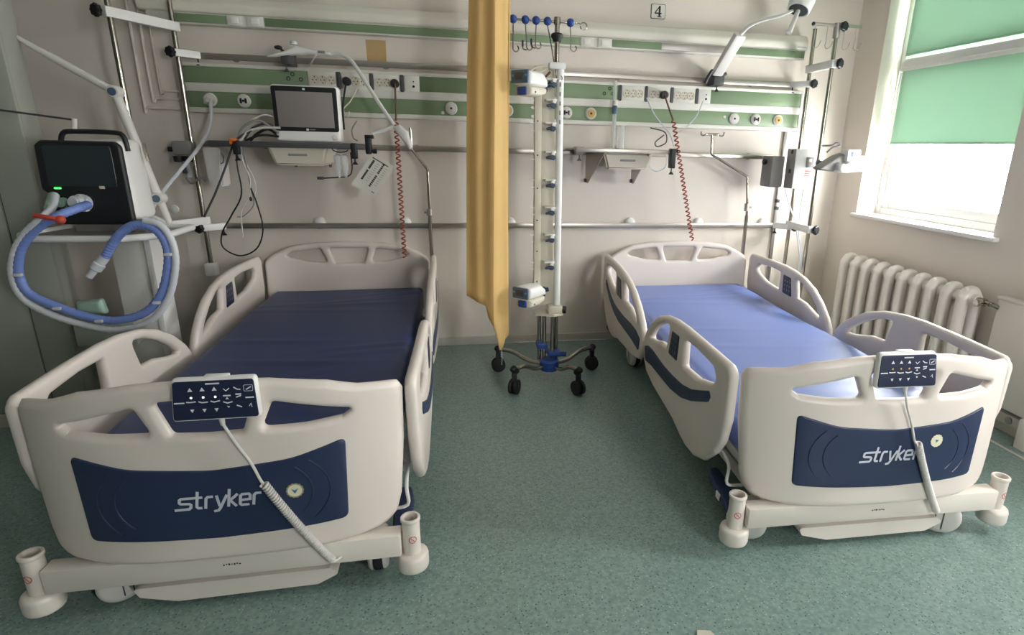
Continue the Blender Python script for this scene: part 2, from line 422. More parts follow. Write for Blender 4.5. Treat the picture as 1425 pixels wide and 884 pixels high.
# ------------------------------------------------------------------ SETTING
def build_room():
    m = MB(); m.box(XL, XR + 0.3, YB, YW + 0.1, -0.05, 0); struct(m.build('floor', M_FLOOR))
    m = MB(); m.box(XL, XR + 0.3, YB, YW + 0.1, ZC, ZC + 0.05); struct(m.build('ceiling', M_CEIL))
    m = MB(); m.box(XL, XR + 0.3, YW, YW + 0.1, 0, ZC); struct(m.build('wall_back', M_WALL))
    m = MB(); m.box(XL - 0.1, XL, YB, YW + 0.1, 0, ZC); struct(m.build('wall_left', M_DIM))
    a, b, z0, z1 = W_FILL
    m = MB(); m.box(XL - 0.1, a, YB - 0.1, YB, 0, ZC); m.box(b, XR + 0.3, YB - 0.1, YB, 0, ZC); m.box(a, b, YB - 0.1, YB, 0, z0); m.box(a, b, YB - 0.1, YB, z1, ZC); struct(m.build('wall_rear', M_DIM))
    w = bpy.data.objects.new('window_3', None); COL.objects.link(w); w.location = ((a + b) / 2, YB - .05, z0); struct(w)  # window added out of view as a source of fill light
    f = MB(); f.box(a, a + .04, YB - .08, YB - .02, z0, z1, .005); f.box(b - .04, b, YB - .08, YB - .02, z0, z1, .005); f.box(a + .04, b - .04, YB - .08, YB - .02, z0, z0 + .04, .005); f.box(a + .04, b - .04, YB - .08, YB - .02, z1 - .04, z1, .005); f.build('window_frame', M_WINF, w)
    f = MB(); f.box(a + .03, b - .03, YB - .052, YB - .047, z0 + .03, z1 - .03); f.build('glass_pane', M_GLASS, w)
    # right wall with two openings (thickness 0.3)
    m = MB(); x0, x1 = XR, XR + 0.3
    ys = [YB, W2[0], W2[1], W1[0], W1[1], YW + 0.1]
    m.box(x0, x1, ys[0], ys[1], 0, ZC); m.box(x0, x1, ys[2], ys[3], 0, ZC); m.box(x0, x1, ys[4], ys[5], 0, ZC)
    for (a, b, z0, z1) in (W1, W2):
        m.box(x0, x1, a, b, 0, z0); m.box(x0, x1, a, b, z1, ZC)
    struct(m.build('wall_right', M_WALL))
    m = MB(); m.box(-1.7, XR, YW - 0.014, YW, 0, 0.055, 0.004); struct(m.build('baseboard_back', M_BASE))
    m = MB(); m.box(XR - 0.014, XR, YB, YW - 0.014, 0, 0.055, 0.004); struct(m.build('baseboard_right', M_BASE))
    # windows
    for n, (a, b, z0, z1) in ((1, W1), (2, W2)):
        w = bpy.data.objects.new('window_%d' % n, None); COL.objects.link(w); w.location = (XR + 0.17, (a + b) / 2, z0); struct(w)
        xa, xb = XR + 0.14, XR + 0.20
        f = MB(); t = 0.045; zt = z0 + (1.845 - 0.93) if n == 1 else z0 + (z1 - z0) * .62
        f.box(xa, xb, a, a + t, z0, z1, .006); f.box(xa, xb, b - t, b, z0, z1, .006)
        f.box(xa, xb, a + t, b - t, z0, z0 + t, .006); f.box(xa, xb, a + t, b - t, z1 - t, z1, .006)
        f.box(xa - .015, xb, a + t, b - t, zt - .012, zt + .045, .006)
        f.build('window_frame', M_WINF, w)
        sa = MB(); s = .055; xs0, xs1 = xa + .012, xb - .006
        for (za, zb) in ((z0 + t, zt - .012), (zt + .045, z1 - t)):
            sa.box(xs0, xs1, a + t, a + t + s, za, zb, .005); sa.box(xs0, xs1, b - t - s, b - t, za, zb, .005)
            sa.box(xs0, xs1, a + t + s, b - t - s, za, za + s, .005); sa.box(xs0, xs1, a + t + s, b - t - s, zb - s, zb, .005)
        sa.build('window_sash', M_WINF, w)
        g = MB(); g.box(xa + .035, xa + .041, a + t + s * .5, b - t - s * .5, z0 + t + s * .5, zt - .03); g.build('glass_pane', M_GLASS, w)
        g = MB(); g.box(xa + .035, xa + .041, a + t + s * .5, b - t - s * .5, zt + .07, z1 - t - s * .5); g.build('glass_pane', M_GLASS, w)
        if n == 1:
            h = MB(); h.box(xa - .012, xa, b - .075, b - .05, z0 + .33, z0 + .36, .003); h.box(xa - .025, xa - .012, b - .07, b - .055, z0 + .25, z0 + .35, .004)
            h.build('window_handle', M_WHITE, w)
        sl = MB(); sl.box(XR - .035, xa + .005, a - .04 if n == 1 else a, b + .02, z0 - .022, z0 + .002, .006)
        o = sl.build('trim_%d' % n, M_SILL); struct(o)
    st = MB(); st.box(2.47, 2.487, 0.8, 2.10, 0, 0.004, .001); struct(st.build('trim_3', M_BASE))
W_FILL = (1.55, 2.05, 1.0, 2.2)  # unseen rear opening, added for soft frontal fill
W1 = (2.47, 3.54, 0.925, 2.42)
W2 = (0.85, 1.25, 0.55, 2.30)
build_room()

# ------------------------------------------------------------------ BEDS
def vf(u): return -0.05 + 0.11 * (min(abs(u), .52) / .48) ** 3.5
def fb(off=0.0):
    def fn(a, b, h=0.0):
        lean = -0.012 * (0.7 - b) / 0.5
        return Vector((a, vf(a) + lean - h - off, b))
    return fn
FT = 0.042
def sym(h): return [(-x, z) for x, z in h][::-1]
def casters(t, spots):
    B = lambda m, n, mt, p=None, **k: m.build(n, mt, p or t, world=False, **k)
    for (u, v, ry) in spots:
        d = Vector((math.cos(ry), math.sin(ry), 0)); c = Vector((u, v, .072))
        m = MB(); m.lathe(c - d * .014, d, [(0, .055), (0, .068), (.006, .072), (.022, .072), (.028, .068), (.028, .055)], 32); w_ = B(m, 'caster_wheel', M_RUB)
        for sg in (-1, 1):
            m = MB(); m.lathe(c + d * .015 * sg, d * sg, [(0, .070), (.006, .0695), (.014, .062), (.017, .045), (.018, .001)], 32); B(m, 'wheel_cover', M_GREYW, w_)
            m = MB(); q = c + d * .0335 * sg; e = Vector((-d.y, d.x, 0))
            m.tube([q + e * a + Vector((0, 0, b)) for a, b in ((-.012, -.045), (-.012, .02), (0, .03), (.012, .02), (.012, -.045))], .0018, 5); B(m, 'cover_groove', M_DGREY, w_)
        m = MB(); m.cyl((u, v, .13), (u, v, .145), .03, seg=20); m.box(u - .012, u + .012, v - .02, v + .02, .06, .132, .004); B(m, 'caster_stem', M_GREYW)
def build_bed():
    t = thing('hospital_bed', '', 'bed', (0, 0, 0))
    B = lambda m, n, mt, p=None, **k: m.build(n, mt, p or t, world=False, **k)
    # ---- footboard
    half = [(0, .712), (.16, .704), (.30, .683), (.375, .658), (.44, .648), (.476, .640), (.49, .612), (.485, .45), (.47, .27), (.455, .215), (.42, .188), (.30, .178), (0, .176)]
    out = half + sym(half)[1:-1]
    out = [(p.x, p.y) for p in [Vector(q) for q in out]]
    hA = rpoly([(-.36, .592), (-.165, .642), (-.132, .566), (-.24, .566), (-.335, .575)], [.012, .014, .014, .0, .02])
    hB = rpoly([(-.118, .654), (0, .660), (.118, .654), (.085, .562), (0, .558), (-.085, .562)], [.014, 0, .014, .014, 0, .014])
    holes = [hA, hB, sym(hA)]
    m = MB(); m.slab(out, holes, FT, .018, fb()); fbd = B(m, 'footboard', M_PLAS)
    pn = rpoly([(-.338, .514), (-.2, .475), (0, .458), (.2, .475), (.338, .514), (.328, .262), (0, .252), (-.328, .262)], [.015, .3, .3, .3, .015, .02, .3, .02])
    m = MB(); m.slab(pn, [], .010, .004, fb(FT / 2)); pan = B(m, 'footboard_panel', M_NAVY)
    for rr, sg in ((.20, 1), (.245, 1), (.20, -1), (.245, -1)):
        m = MB(); pts = []
        for k in range(21):
            th = (-36 + 72 * k / 20) * PI / 180
            u, z = sg * (.045 + rr * math.cos(th)), .375 + .62 * rr * math.sin(th)
            pts.append(fb(FT / 2 + .0045)(u, z))
        m.tube(pts, .0022, 6)
        B(m, 'panel_groove', M_NAVYG, pan)
    m = MB(); logo(m, -.095, .349, .0325, fb(FT / 2 + .0066), .0074); B(m, 'logo_lettering', M_LOGO, pan)
    # ---- headboard
    def hb(a, b, h=0.0): return Vector((a, 2.165 + .03 * (1 - (abs(a) / .48) ** 2.2) - h, b))
    half = [(0, .712), (.2, .706), (.34, .686), (.42, .648), (.468, .618), (.486, .585), (.49, .40), (.48, .26), (.46, .24), (0, .24)]
    out = half + sym(half)[1:-1]
    hA = rpoly([(-.362, .632), (-.33, .652), (-.165, .668), (-.128, .584), (-.24, .590), (-.345, .618)], [.01, .01, .014, .016, .0, .012])
    hB = rpoly([(-.118, .672), (.118, .672), (.085, .578), (-.085, .578)], .014)
    m = MB(); m.slab(out, [hA, hB, sym(hA)], .04, .017, hb); B(m, 'headboard', M_PLAS)
    # ---- side rails
    fo = [(.056, .60), (.064, .625), (.09, .638), (.2, .641), (.333, .643), (.5, .643), (.62, .636), (.743, .617), (.86, .580), (.96, .525), (1.04, .46), (1.078, .41), (1.09, .36), (1.075, .30), (1.02, .245), (.88, .222), (.70, .215), (.56, .205), (.46, .178), (.395, .168), (.31, .172), (.22, .205), (.13, .285), (.085, .35), (.06, .44)]
    hA = rpoly([(.985, .435), (.93, .485), (.85, .535), (.75, .578), (.665, .592), (.700, .485), (.80, .478), (.90, .450)], [.016, .1, .1, .1, .014, .014, .1, .1])
    hB = rpoly([(.485, .592), (.35, .597), (.20, .588), (.165, .560), (.19, .528), (.326, .492), (.482, .482)], [.016, .1, .02, .02, .05, .1, .016])
    inl = rpoly([(1.05, .37), (.98, .395), (.89, .402), (.72, .398), (.58, .402), (.46, .412), (.364, .432), (.27, .468), (.20, .497), (.185, .478), (.20, .452), (.27, .422), (.356, .385), (.46, .352), (.60, .331), (.74, .326), (.9, .318), (1.03, .30)], [.015, .1, .1, .1, .1, .1, .1, .1, .012, .0, .012, .1, .1, .1, .1, .1, .1, .012])
    ctl = rpoly([(.622, .585), (.530, .590), (.542, .478), (.655, .474)], .01)
    for head in (0, 1):
        tv = (lambda a: 2.20 - a) if head else (lambda a: a)
        for sg in (-1, 1):
            def sr(off=0.0, sg=sg, tv=tv):
                def fn(a, b, h=0.0):
                    bow = .012 * math.sin(PI * min(1, max(0, (a - .05) / 1.04)))
                    return Vector((sg * (.512 + bow - .05 * max(0, .42 - b) ** 1.5 + off + h), tv(a), b))
                return fn
            m = MB(); m.slab(fo, [hA, hB], .036, .015, sr(), .014, .04); R_ = B(m, 'side_rail', M_PLAS)
            m = MB(); m.slab(inl, [], .008, .003, sr(.0175), .014, .05); B(m, 'rail_inlay', M_NAVY, R_)
            for side in ((1, -1) if head else (1,)):
                m = MB(); m.slab(ctl, [], .008, .003, sr(.0165 * side), .012, .03); B(m, 'control_panel', M_KEY, R_)
                m = MB()
                for i in range(3):
                    for j in range(3):
                        c = (.565 + .028 * i, .505 + .026 * j)
                        m.disc(circ(c, .006, 8), lambda a, b, s_=side: sr(.0212 * s_)(a, b, 0))
                B(m, 'control_symbols', M_GREY, R_)
            # hinge arms below the rail
            m = MB()
            for a in (.35, .62):
                m.box(sg * .455 - .018, sg * .455 + .018, tv(a) - .025, tv(a) + .025, .20, .30, .006)
                m.cyl((sg * .45, tv(a), .215), (sg * .512, tv(a), .215), .014, seg=12)
            m.box(sg * .45 - .012, sg * .45 + .012, min(tv(.3), tv(.7)), max(tv(.3), tv(.7)), .185, .215, .004)
            B(m, 'rail_hinge', M_GREYW)
    m = MB(); m.box(-.478, -.464, .66, .72, .165, .225, .003); B(m, 'orange_tag', M_ORL)
    # ---- foot bumper bar and posts
    m = MB(); m.box(-.468, .468, -.062, -.005, .108, .182, .005)
    B(m, 'bumper_bar', M_STEEL)
    for sg in (-1, 1):
        m = MB(); c = (sg * .497, -.028, 0)
        m.lathe((c[0], c[1], .095), (0, 0, 1), [(0, .026), (.012, .0265), (.108, .0265), (.114, .0262), (.118, .0295), (.126, .0295), (.128, .028), (.128, .022), (.09, .0215), (.089, .001)], 28)
        P_ = B(m, 'corner_post', M_STEEL)
        m = MB(); m.lathe((c[0], c[1], .181), (0, 0, 1), [(0, .0216), (.008, .0216), (.0085, .001)], 20); B(m, 'post_socket', M_DGREY, P_)
        m = MB(); m.lathe((c[0], c[1], .042), (0, 0, 1), [(0, .040), (.004, .046), (.012, .0485), (.044, .0485), (.053, .046), (.058, .040), (.059, .02)], 32); B(m, 'corner_bumper', M_STEEL)
        m = MB()
        fnp = lambda a, b, c=c: Vector((c[0] + .0270 * math.sin(a / .027), c[1] - .0270 * math.cos(a / .027), b))
        m.ribbon(circ((sg * .006, .157), .011, 18) + [(sg * .006 + .011, .157)], .0025, fnp, .003)
        m.ribbon([(sg * .006 - .007, .165), (sg * .006 + .007, .149)], .0025, fnp, .003)
        B(m, 'warning_sticker', M_LABR, P_)
    # small printed mark on the bar
    m = MB()
    for k in range(7): m.box(.0 + k * .007 - .02, .004 + k * .007 - .02, -.0628, -.062, .143 + (k % 2) * .002, .147 + (k % 3) * .001)
    B(m, 'printed_mark', M_PINK)
    # ---- tray below the bar
    prof = rpoly([(-.27, .082), (.255, .082), (.285, .062), (.22, .030), (-.16, .026), (-.255, .052)], .01)
    m = MB(); m.prism(prof, lambda a, b, h: Vector((a, h, b)), -.045, .0)
    m.box(-.24, .24, -.03, .0, .082, .108, .003)
    B(m, 'foot_cover', M_STEEL)
    # ---- base frame, lift, deck
    m = MB()
    for sg in (-1, 1): m.box(sg * .36 - .03, sg * .36 + .03, .0, 2.12, .13, .185, .006)
    for v in (.25, 1.05, 1.85): m.box(-.36, .36, v - .03, v + .03, .135, .18, .005)
    B(m, 'base_frame', M_STEEL)
    m = MB(); m.box(-.44, .44, .06, 2.13, .252, .288, .008)
    for v in (.45, 1.65): m.box(-.30, .30, v - .05, v + .05, .185, .252, .006)
    B(m, 'mattress_deck', M_GREYW)
    m = MB()
    for sg in (-1, 1):
        m = MB(); m.tube([(sg * .44, .27, .26), (sg * .475, .22, .27), (sg * .478, .13, .265), (sg * .478, .10, .24), (sg * .478, .10, .18), (sg * .42, .10, .17)], .006, 8, 4)
        B(m, 'deck_retainer', M_WHITE)
    casters(t, ((-.40, 1.72, .15), (.40, 1.72, -.1)))
    # ---- brake pedals
    for sg in (-1, 1):
        m = MB(); m.slab(rpoly([(-.03, .0), (.03, .0), (.034, .13), (.022, .19), (-.022, .19), (-.034, .13)], .015), [], .03, .012, lambda a, b, h, sg=sg: Vector((sg * .455 + a, .06 + b * 1.2, .085 + .2 * b + h)), .012, .03)
        p_ = B(m, 'brake_pedal', M_NAVY)
        m = MB(); m.box(sg * .487 - .003, sg * .487 + .003, .13, .16, .09, .115, .001); B(m, 'pedal_label', M_WHITE, p_)
    m = MB(); m.slab(rpoly([(-.03, .0), (.03, .0), (.03, .15), (-.03, .15)], .015), [], .03, .012, lambda a, b, h: Vector((-.47 + a, 1.98 + b, .13 + h)), .012, .03); B(m, 'brake_pedal', M_NAVY)
    m = MB(); m.cyl((-.47, 2.1, .14), (-.36, 2.1, .16), .012); m.box(-.50, -.47, 2.02, 2.12, .16, .26, .008); B(m, 'head_corner_bracket', M_GREYW)
    return t
LET = {'s': [[(1.06, .93), (.22, .93), (.10, .84), (.10, .62), (.20, .53), (.82, .49), (.94, .40), (.94, .18), (.82, .07), (-.22, .05)]],
       't': [[(1.36, 1.42), (1.36, .2), (1.47, .09), (1.76, .08)], [(1.0, .93), (1.74, .93)]],
       'r': [[(2.0, 0), (2.0, .80), (2.12, .93), (2.50, .93)]],
       'y': [[(2.74, 1.0), (3.02, .10)], [(3.50, 1.0), (3.08, -.02), (2.94, -.22), (2.62, -.27)]],
       'k': [[(3.66, 1.44), (3.66, 0)], [(4.28, 1.0), (3.76, .52), (4.26, 0)]],
       'e': [[(4.58, .46), (5.22, .50), (5.20, .82), (5.10, .93), (4.62, .93), (4.50, .82), (4.50, .18), (4.62, .07), (5.18, .07)]],
       'r2': [[(5.50, 0), (5.50, .80), (5.62, .93), (6.02, .93)]]}
def logo(m, u0, z0, s, fn, w):
    for strokes in LET.values():
        for st in strokes:
            pts = [(u0 + s * 1.05 * (x + .17 * y) * 1.0, z0 + s * 1.15 * y) for x, y in st]
            m.ribbon(pts, w, fn, .004)
def build_mattress():
    m = MB(); nu, nv = 40, 90; r = .03; U, V0, V1, Z0, Z1 = .438, .045, 2.13, .289, .425
    def prof(s):
        return s
    # closed rounded-box grid: top surface with soft wrinkles, sides below
    vs = []; fs = []
    rng = random.Random(3)
    wr = [(rng.uniform(-.4, .4), rng.uniform(.1, 2.0), rng.uniform(-.5, .5), rng.uniform(.15, .5)) for _ in range(16)]
    def top(u, v):
        z = Z1 + .004 * math.sin(5 * v + 2 * u) * math.cos(4 * u + 1.3)
        for (a, b, th, L) in wr:
            du, dv = u - a, v - b; p = du * math.cos(th) + dv * math.sin(th); q = -du * math.sin(th) + dv * math.cos(th)
            z += .0035 * math.exp(-(q / .02) ** 2 - (p / L) ** 2)
        ed = min(U - abs(u), v - V0, V1 - v); z -= r * (1 - math.sqrt(max(0, 1 - (1 - min(1, ed / r)) ** 2)))
        return z
    us = [-U, -U + .003, -U + .01, -U + .02] + list(np.linspace(-U + .035, U - .035, nu)) + [U - .02, U - .01, U - .003, U]
    vv = [V0, V0 + .003, V0 + .01, V0 + .02] + list(np.linspace(V0 + .035, V1 - .035, nv)) + [V1 - .02, V1 - .01, V1 - .003, V1]
    A, Bn = len(us), len(vv)
    for v in vv:
        for u in us: vs.append((u, v, top(u, v)))
    for j in range(Bn - 1):
        for i in range(A - 1): fs.append((j * A + i, j * A + i + 1, (j + 1) * A + i + 1, (j + 1) * A + i))
    border = [i for i in range(A)] + [j * A + A - 1 for j in range(1, Bn)] + [(Bn - 1) * A + i for i in range(A - 2, -1, -1)] + [j * A for j in range(Bn - 2, 0, -1)]
    nb = len(border); o = len(vs)
    for dz, ins in ((.02, 0), (.006, 0), (0, .008)):
        for i in border:
            x, y, _ = vs[i]; k = 1 - ins / .44
            vs.append((x * k, (y - 1.09) * (1 - ins) + 1.09, Z0 + dz))
    for k in range(nb):
        k2 = (k + 1) % nb
        fs.append((border[k], border[k2], o + k2, o + k))
        for l in range(2): fs.append((o + l * nb + k, o + l * nb + k2, o + (l + 1) * nb + k2, o + (l + 1) * nb + k))
    fs.append(tuple(o + 2 * nb + k for k in range(nb)))
    m.add(vs, fs)
    return m
LB = ((-.67665, 1.59915, 0), .0065); RB = ((1.37267, 1.53967, 0), -.03985)
bedL = build_bed()
bedL['group'] = 'hospital beds'
bedL['label'] = 'white hospital bed standing on the left beside the ventilator'
bedR = dup(bedL, RB[0], RB[1], 'white hospital bed standing on the right beside the cast iron radiator', 'hospital beds')
bedL.location = LB[0]; bedL.rotation_euler = (0, 0, LB[1])
casters(bedL, ((-.335, .035, -.75), (.385, .05, .06)))
casters(bedR, ((-.415, .045, .95), (.300, -.005, .95)))
for c in bedR.children:
    for g in c.children:
        if g.name.startswith('logo_lettering'): g.location.x = -.020
def bedpt(b, u, v, z):
    (x0, y0, _), a = b; return Vector((x0 + u * math.cos(a) - v * math.sin(a), y0 + u * math.sin(a) + v * math.cos(a), z))
def on_bed(m, b):
    m.v = [bedpt(b, *v) for v in m.v]; return m
for b, bed, su, sz in ((LB, bedL, .200, .378), (RB, bedR, .150, .412)):
    fbo = [c for c in bed.children if c.name.startswith('footboard_panel')][0]
    # round seal sticker stuck on the panel, at a different place on each bed
    fn = fb(FT / 2 + .0062); fn2 = fb(FT / 2 + .0066); fn3 = fb(FT / 2 + .007)
    n = 14; pts = []
    for k in range(2 * n):
        r = .0235 if k % 2 == 0 else .0215; th = PI * k / n; pts.append((su + r * math.cos(th), sz + r * math.sin(th)))
    m = MB(); m.disc(pts, fn); st = m.build('round_sticker', M_STICKG if b is LB else M_STICK, fbo, world=False)
    m = MB(); m.disc(circ((su, sz), .0185, 24), fn2); m.build('sticker_face', M_STICK, fbo, world=False)
    m = MB(); m.disc([(su - .009, sz + .006), (su, sz + .001), (su + .009, sz + .007), (su + .003, sz - .004), (su, sz - .009), (su - .004, sz - .004)] if b is LB else [(su - .003, sz - .007), (su + .008, sz + .002), (su - .005, sz + .005)], fn3)
    m.build('sticker_emblem', M_STICKB, fbo, world=False)
def mattress(b, label, mt):
    m = on_bed(build_mattress(), b); o = bpy.data.objects.new('x', None)
    root = m.build('mattress', mt); tag(root, label, 'mattress', 'blue mattresses on the beds'); return root
mattress(LB, 'dark blue mattress lying on the left hospital bed', M_MATT)
mattress(RB, 'creased blue mattress on the right hospital bed, window sheen painted in', M_MATT_LIT)
def hand_control(b, du, label):
    o = bedpt(b, du, -.09, .615)
    t = thing('bed_hand_control', label, 'remote control', o, b[1], 'hand controls hung over the footboards')
    Bd = lambda m, n, mt, p=None: m.build(n, mt, p or t, world=False)
    # local: x right, y to the bed, z up; the face tilts back a little
    tl = .14
    def fn(a, b_, h=0.0): return Vector((a, tl * b_ - h, b_))
    m = MB(); m.slab(rpoly([(-.099, .112), (.099, .112), (.105, .0), (-.105, .0)][::-1], .012), [], .026, .008, fn, .008, .03); cs = Bd(m, 'casing', M_WHITE)
    m = MB(); m.slab(rpoly([(-.094, .106), (.094, .106), (.100, .006), (-.100, .006)][::-1], .008), [], .004, .002, lambda a, b_, h: fn(a, b_, h + .0125), .008, .03); kp = Bd(m, 'keypad', M_KEY)
    f2 = lambda a, b_: fn(a, b_, .0152)
    m = MB()
    xs = (-.052, -.026, 0, )
    for i, x in enumerate((-.055, -.027, .001)):
        m.disc([(x - .006, .080), (x + .006, .080), (x, .090)], f2); m.disc([(x - .004, .034), (x + .006, .034), (x + .001, .025)], f2)
        m.ribbon([(x - .011, .0535), (x - .003, .0505 + .002 * (i == 0)), (x + .011, .0535 - .002 * (i == 1))], .003, f2)
    for x, z, w in ((.029, .0655, .009), (.056, .068, .007), (.082, .058, .010), (-.082, .0515, .012)): m.ribbon([(x - w, z), (x + w, z)], .0035, f2)
    m.disc([(.025, .056), (.033, .056), (.029, .062)], f2); m.ribbon([(.019, .050), (.029, .046), (.041, .049)], .003, f2)
    m.disc([(.027, .038), (.034, .038), (.031, .033)], f2)
    m.ribbon([(.046, .087), (.054, .081), (.062, .080)], .003, f2); m.ribbon([(.05, .060), (.062, .064)], .003, f2); m.ribbon([(.05, .039), (.062, .034)], .003, f2)
    m.ribbon([(.075, .079), (.087, .086)], .003, f2); m.ribbon([(.022, .084), (.028, .078), (.036, .085)], .002, f2); m.ribbon([(.079, .035), (.084, .042), (.086, .032)], .002, f2)
    m.ribbon(rpoly([(.070, .075), (.091, .075), (.091, .091), (.070, .091)], .003) + [(.070, .078)], .0012, f2)
    m.ribbon([(-.018, .0985), (.014, .0985)], .004, f2)
    for k in range(6): m.ribbon([(-.018 + k * .0058, .097), (-.017 + k * .0058, .1005)], .0012, f2)
    Bd(m, 'key_symbols', M_INK, kp)
    for x in (-.054, -.026, .002):
        m = MB(); m.disc(circ((x, .064), .003, 10), f2); Bd(m, 'key_light', M_LEDW if b is LB else M_AMB, kp)
    m = MB(); m.box(-.028, .03, .010, .036, .100, .1135, .004); Bd(m, 'hanging_hook', M_WHITE)
    m = MB(); m.cyl((.006, .0, .004), (.007, -.002, -.018), .008, .0055, 12)
    cp = catmull([(.007, -.002, -.015), (.03, .0, -.075), (.058, .0, -.135), (.075, -.002, -.185), (.082, -.004, -.198), (.088, -.006, -.20)], 6)
    m.tube(cp, .0040, 8)
    a, c = Vector((.086, -.010, -.196)), Vector((.232, .008, -.478))
    hp = helix(a, c, .0088, 42, 10, .012)
    m.tube(hp, .0037, 6)
    m.tube([hp[-1], Vector((.243, .02, -.487)), Vector((.255, .035, -.485))], .004, 8)
    Bd(m, 'coiled_cable', M_GREYW)
    return t
hand_control(LB, .045, 'bed hand control hung on the left bed footboard, lit key lights and coiled cable')
hand_control(RB, -.020, 'bed hand control hung on the right bed footboard, tight cable crossing its lettering')
# ------------------------------------------------------------------ WALL PANEL, TRUNKING, RAILS
def bx(parent, name, mt, *a, bev=.003, **k):
    m = MB(); m.box(*a, bev); return m.build(name, mt, parent, **k)
def pipe(parent, name, mt, pts, r, smooth=6, seg=8):
    m = MB(); m.tube(pts, r, seg, smooth); return m.build(name, mt, parent)
def loose(name, mt, pts, r, label, cat, group=None, smooth=6, seg=8):
    m = MB(); m.tube(pts, r, seg, smooth); return tag(m.build(name, mt), label, cat, group)
def outlet(t, p, kind):
    """round gas outlet: ring, face and keyed hole"""
    p = Vector(p); y = Vector((0, -1, 0))
    m = MB(); m.lathe(p, y, [(0, .036), (.006, .036), (.010, .033), (.012, .028), (.011, .026), (.010, .001)], 28); o = m.build('gas_outlet', M_GREYW, t)
    mt = {'y': M_YEL, 'w': M_GREYW, 'k': M_GREYW}[kind]
    m = MB(); m.lathe(p + y * .009, y, [(0, .024), (.006, .0235), (.008, .018), (.008, .001)], 24); m.build('outlet_face', mt, o)
    m = MB()
    if kind == 'k':
        m.box(p.x - .018, p.x - .007, p.y - .0195, p.y - .016, p.z - .013, p.z + .013, .002); m.box(p.x + .007, p.x + .018, p.y - .0195, p.y - .016, p.z - .013, p.z + .013, .002)
    m.lathe(p + y * .016, y, [(0, .007), (.003, .0065), (.003, .001)], 12)
    m.build('outlet_keyhole', M_HOLE, o)
def socket_plate(t, xa, xb, z0, z1, y, xs, data=False):
    m = MB(); m.box(xa, xb, y - .008, y, z0, z1, .003); o = m.build('socket_plate', M_PANEL, t)
    zc = (z0 + z1) / 2
    for x in xs:
        if data:
            for dz in (.012, -.014):
                m = MB(); m.cyl((x, y - .0095, zc + dz), (x, y - .008, zc + dz), .007 if dz < 0 else .004, seg=12); m.build('data_port', M_HOLE, o)
            continue
        m = MB(); m.lathe((x, y - .008, zc), (0, -1, 0), [(-.002, .0245), (.004, .0245), (.005, .023), (.002, .0205), (.0015, .001)], 22)
        s = m.build('socket', M_CREAM, o)
    for x in xs if not data else []:
        m = MB()
        for dx in (-.0095, .0095): m.cyl((x + dx, y - .0105, zc), (x + dx, y - .008, zc), .0032, seg=8)
        m.box(x - .002, x + .002, y - .0105, y - .008, zc + .012, zc + .019); m.box(x - .002, x + .002, y - .0105, y - .008, zc - .019, zc - .012)
        m.build('socket_holes', M_HOLE, o)
YP = 3.75
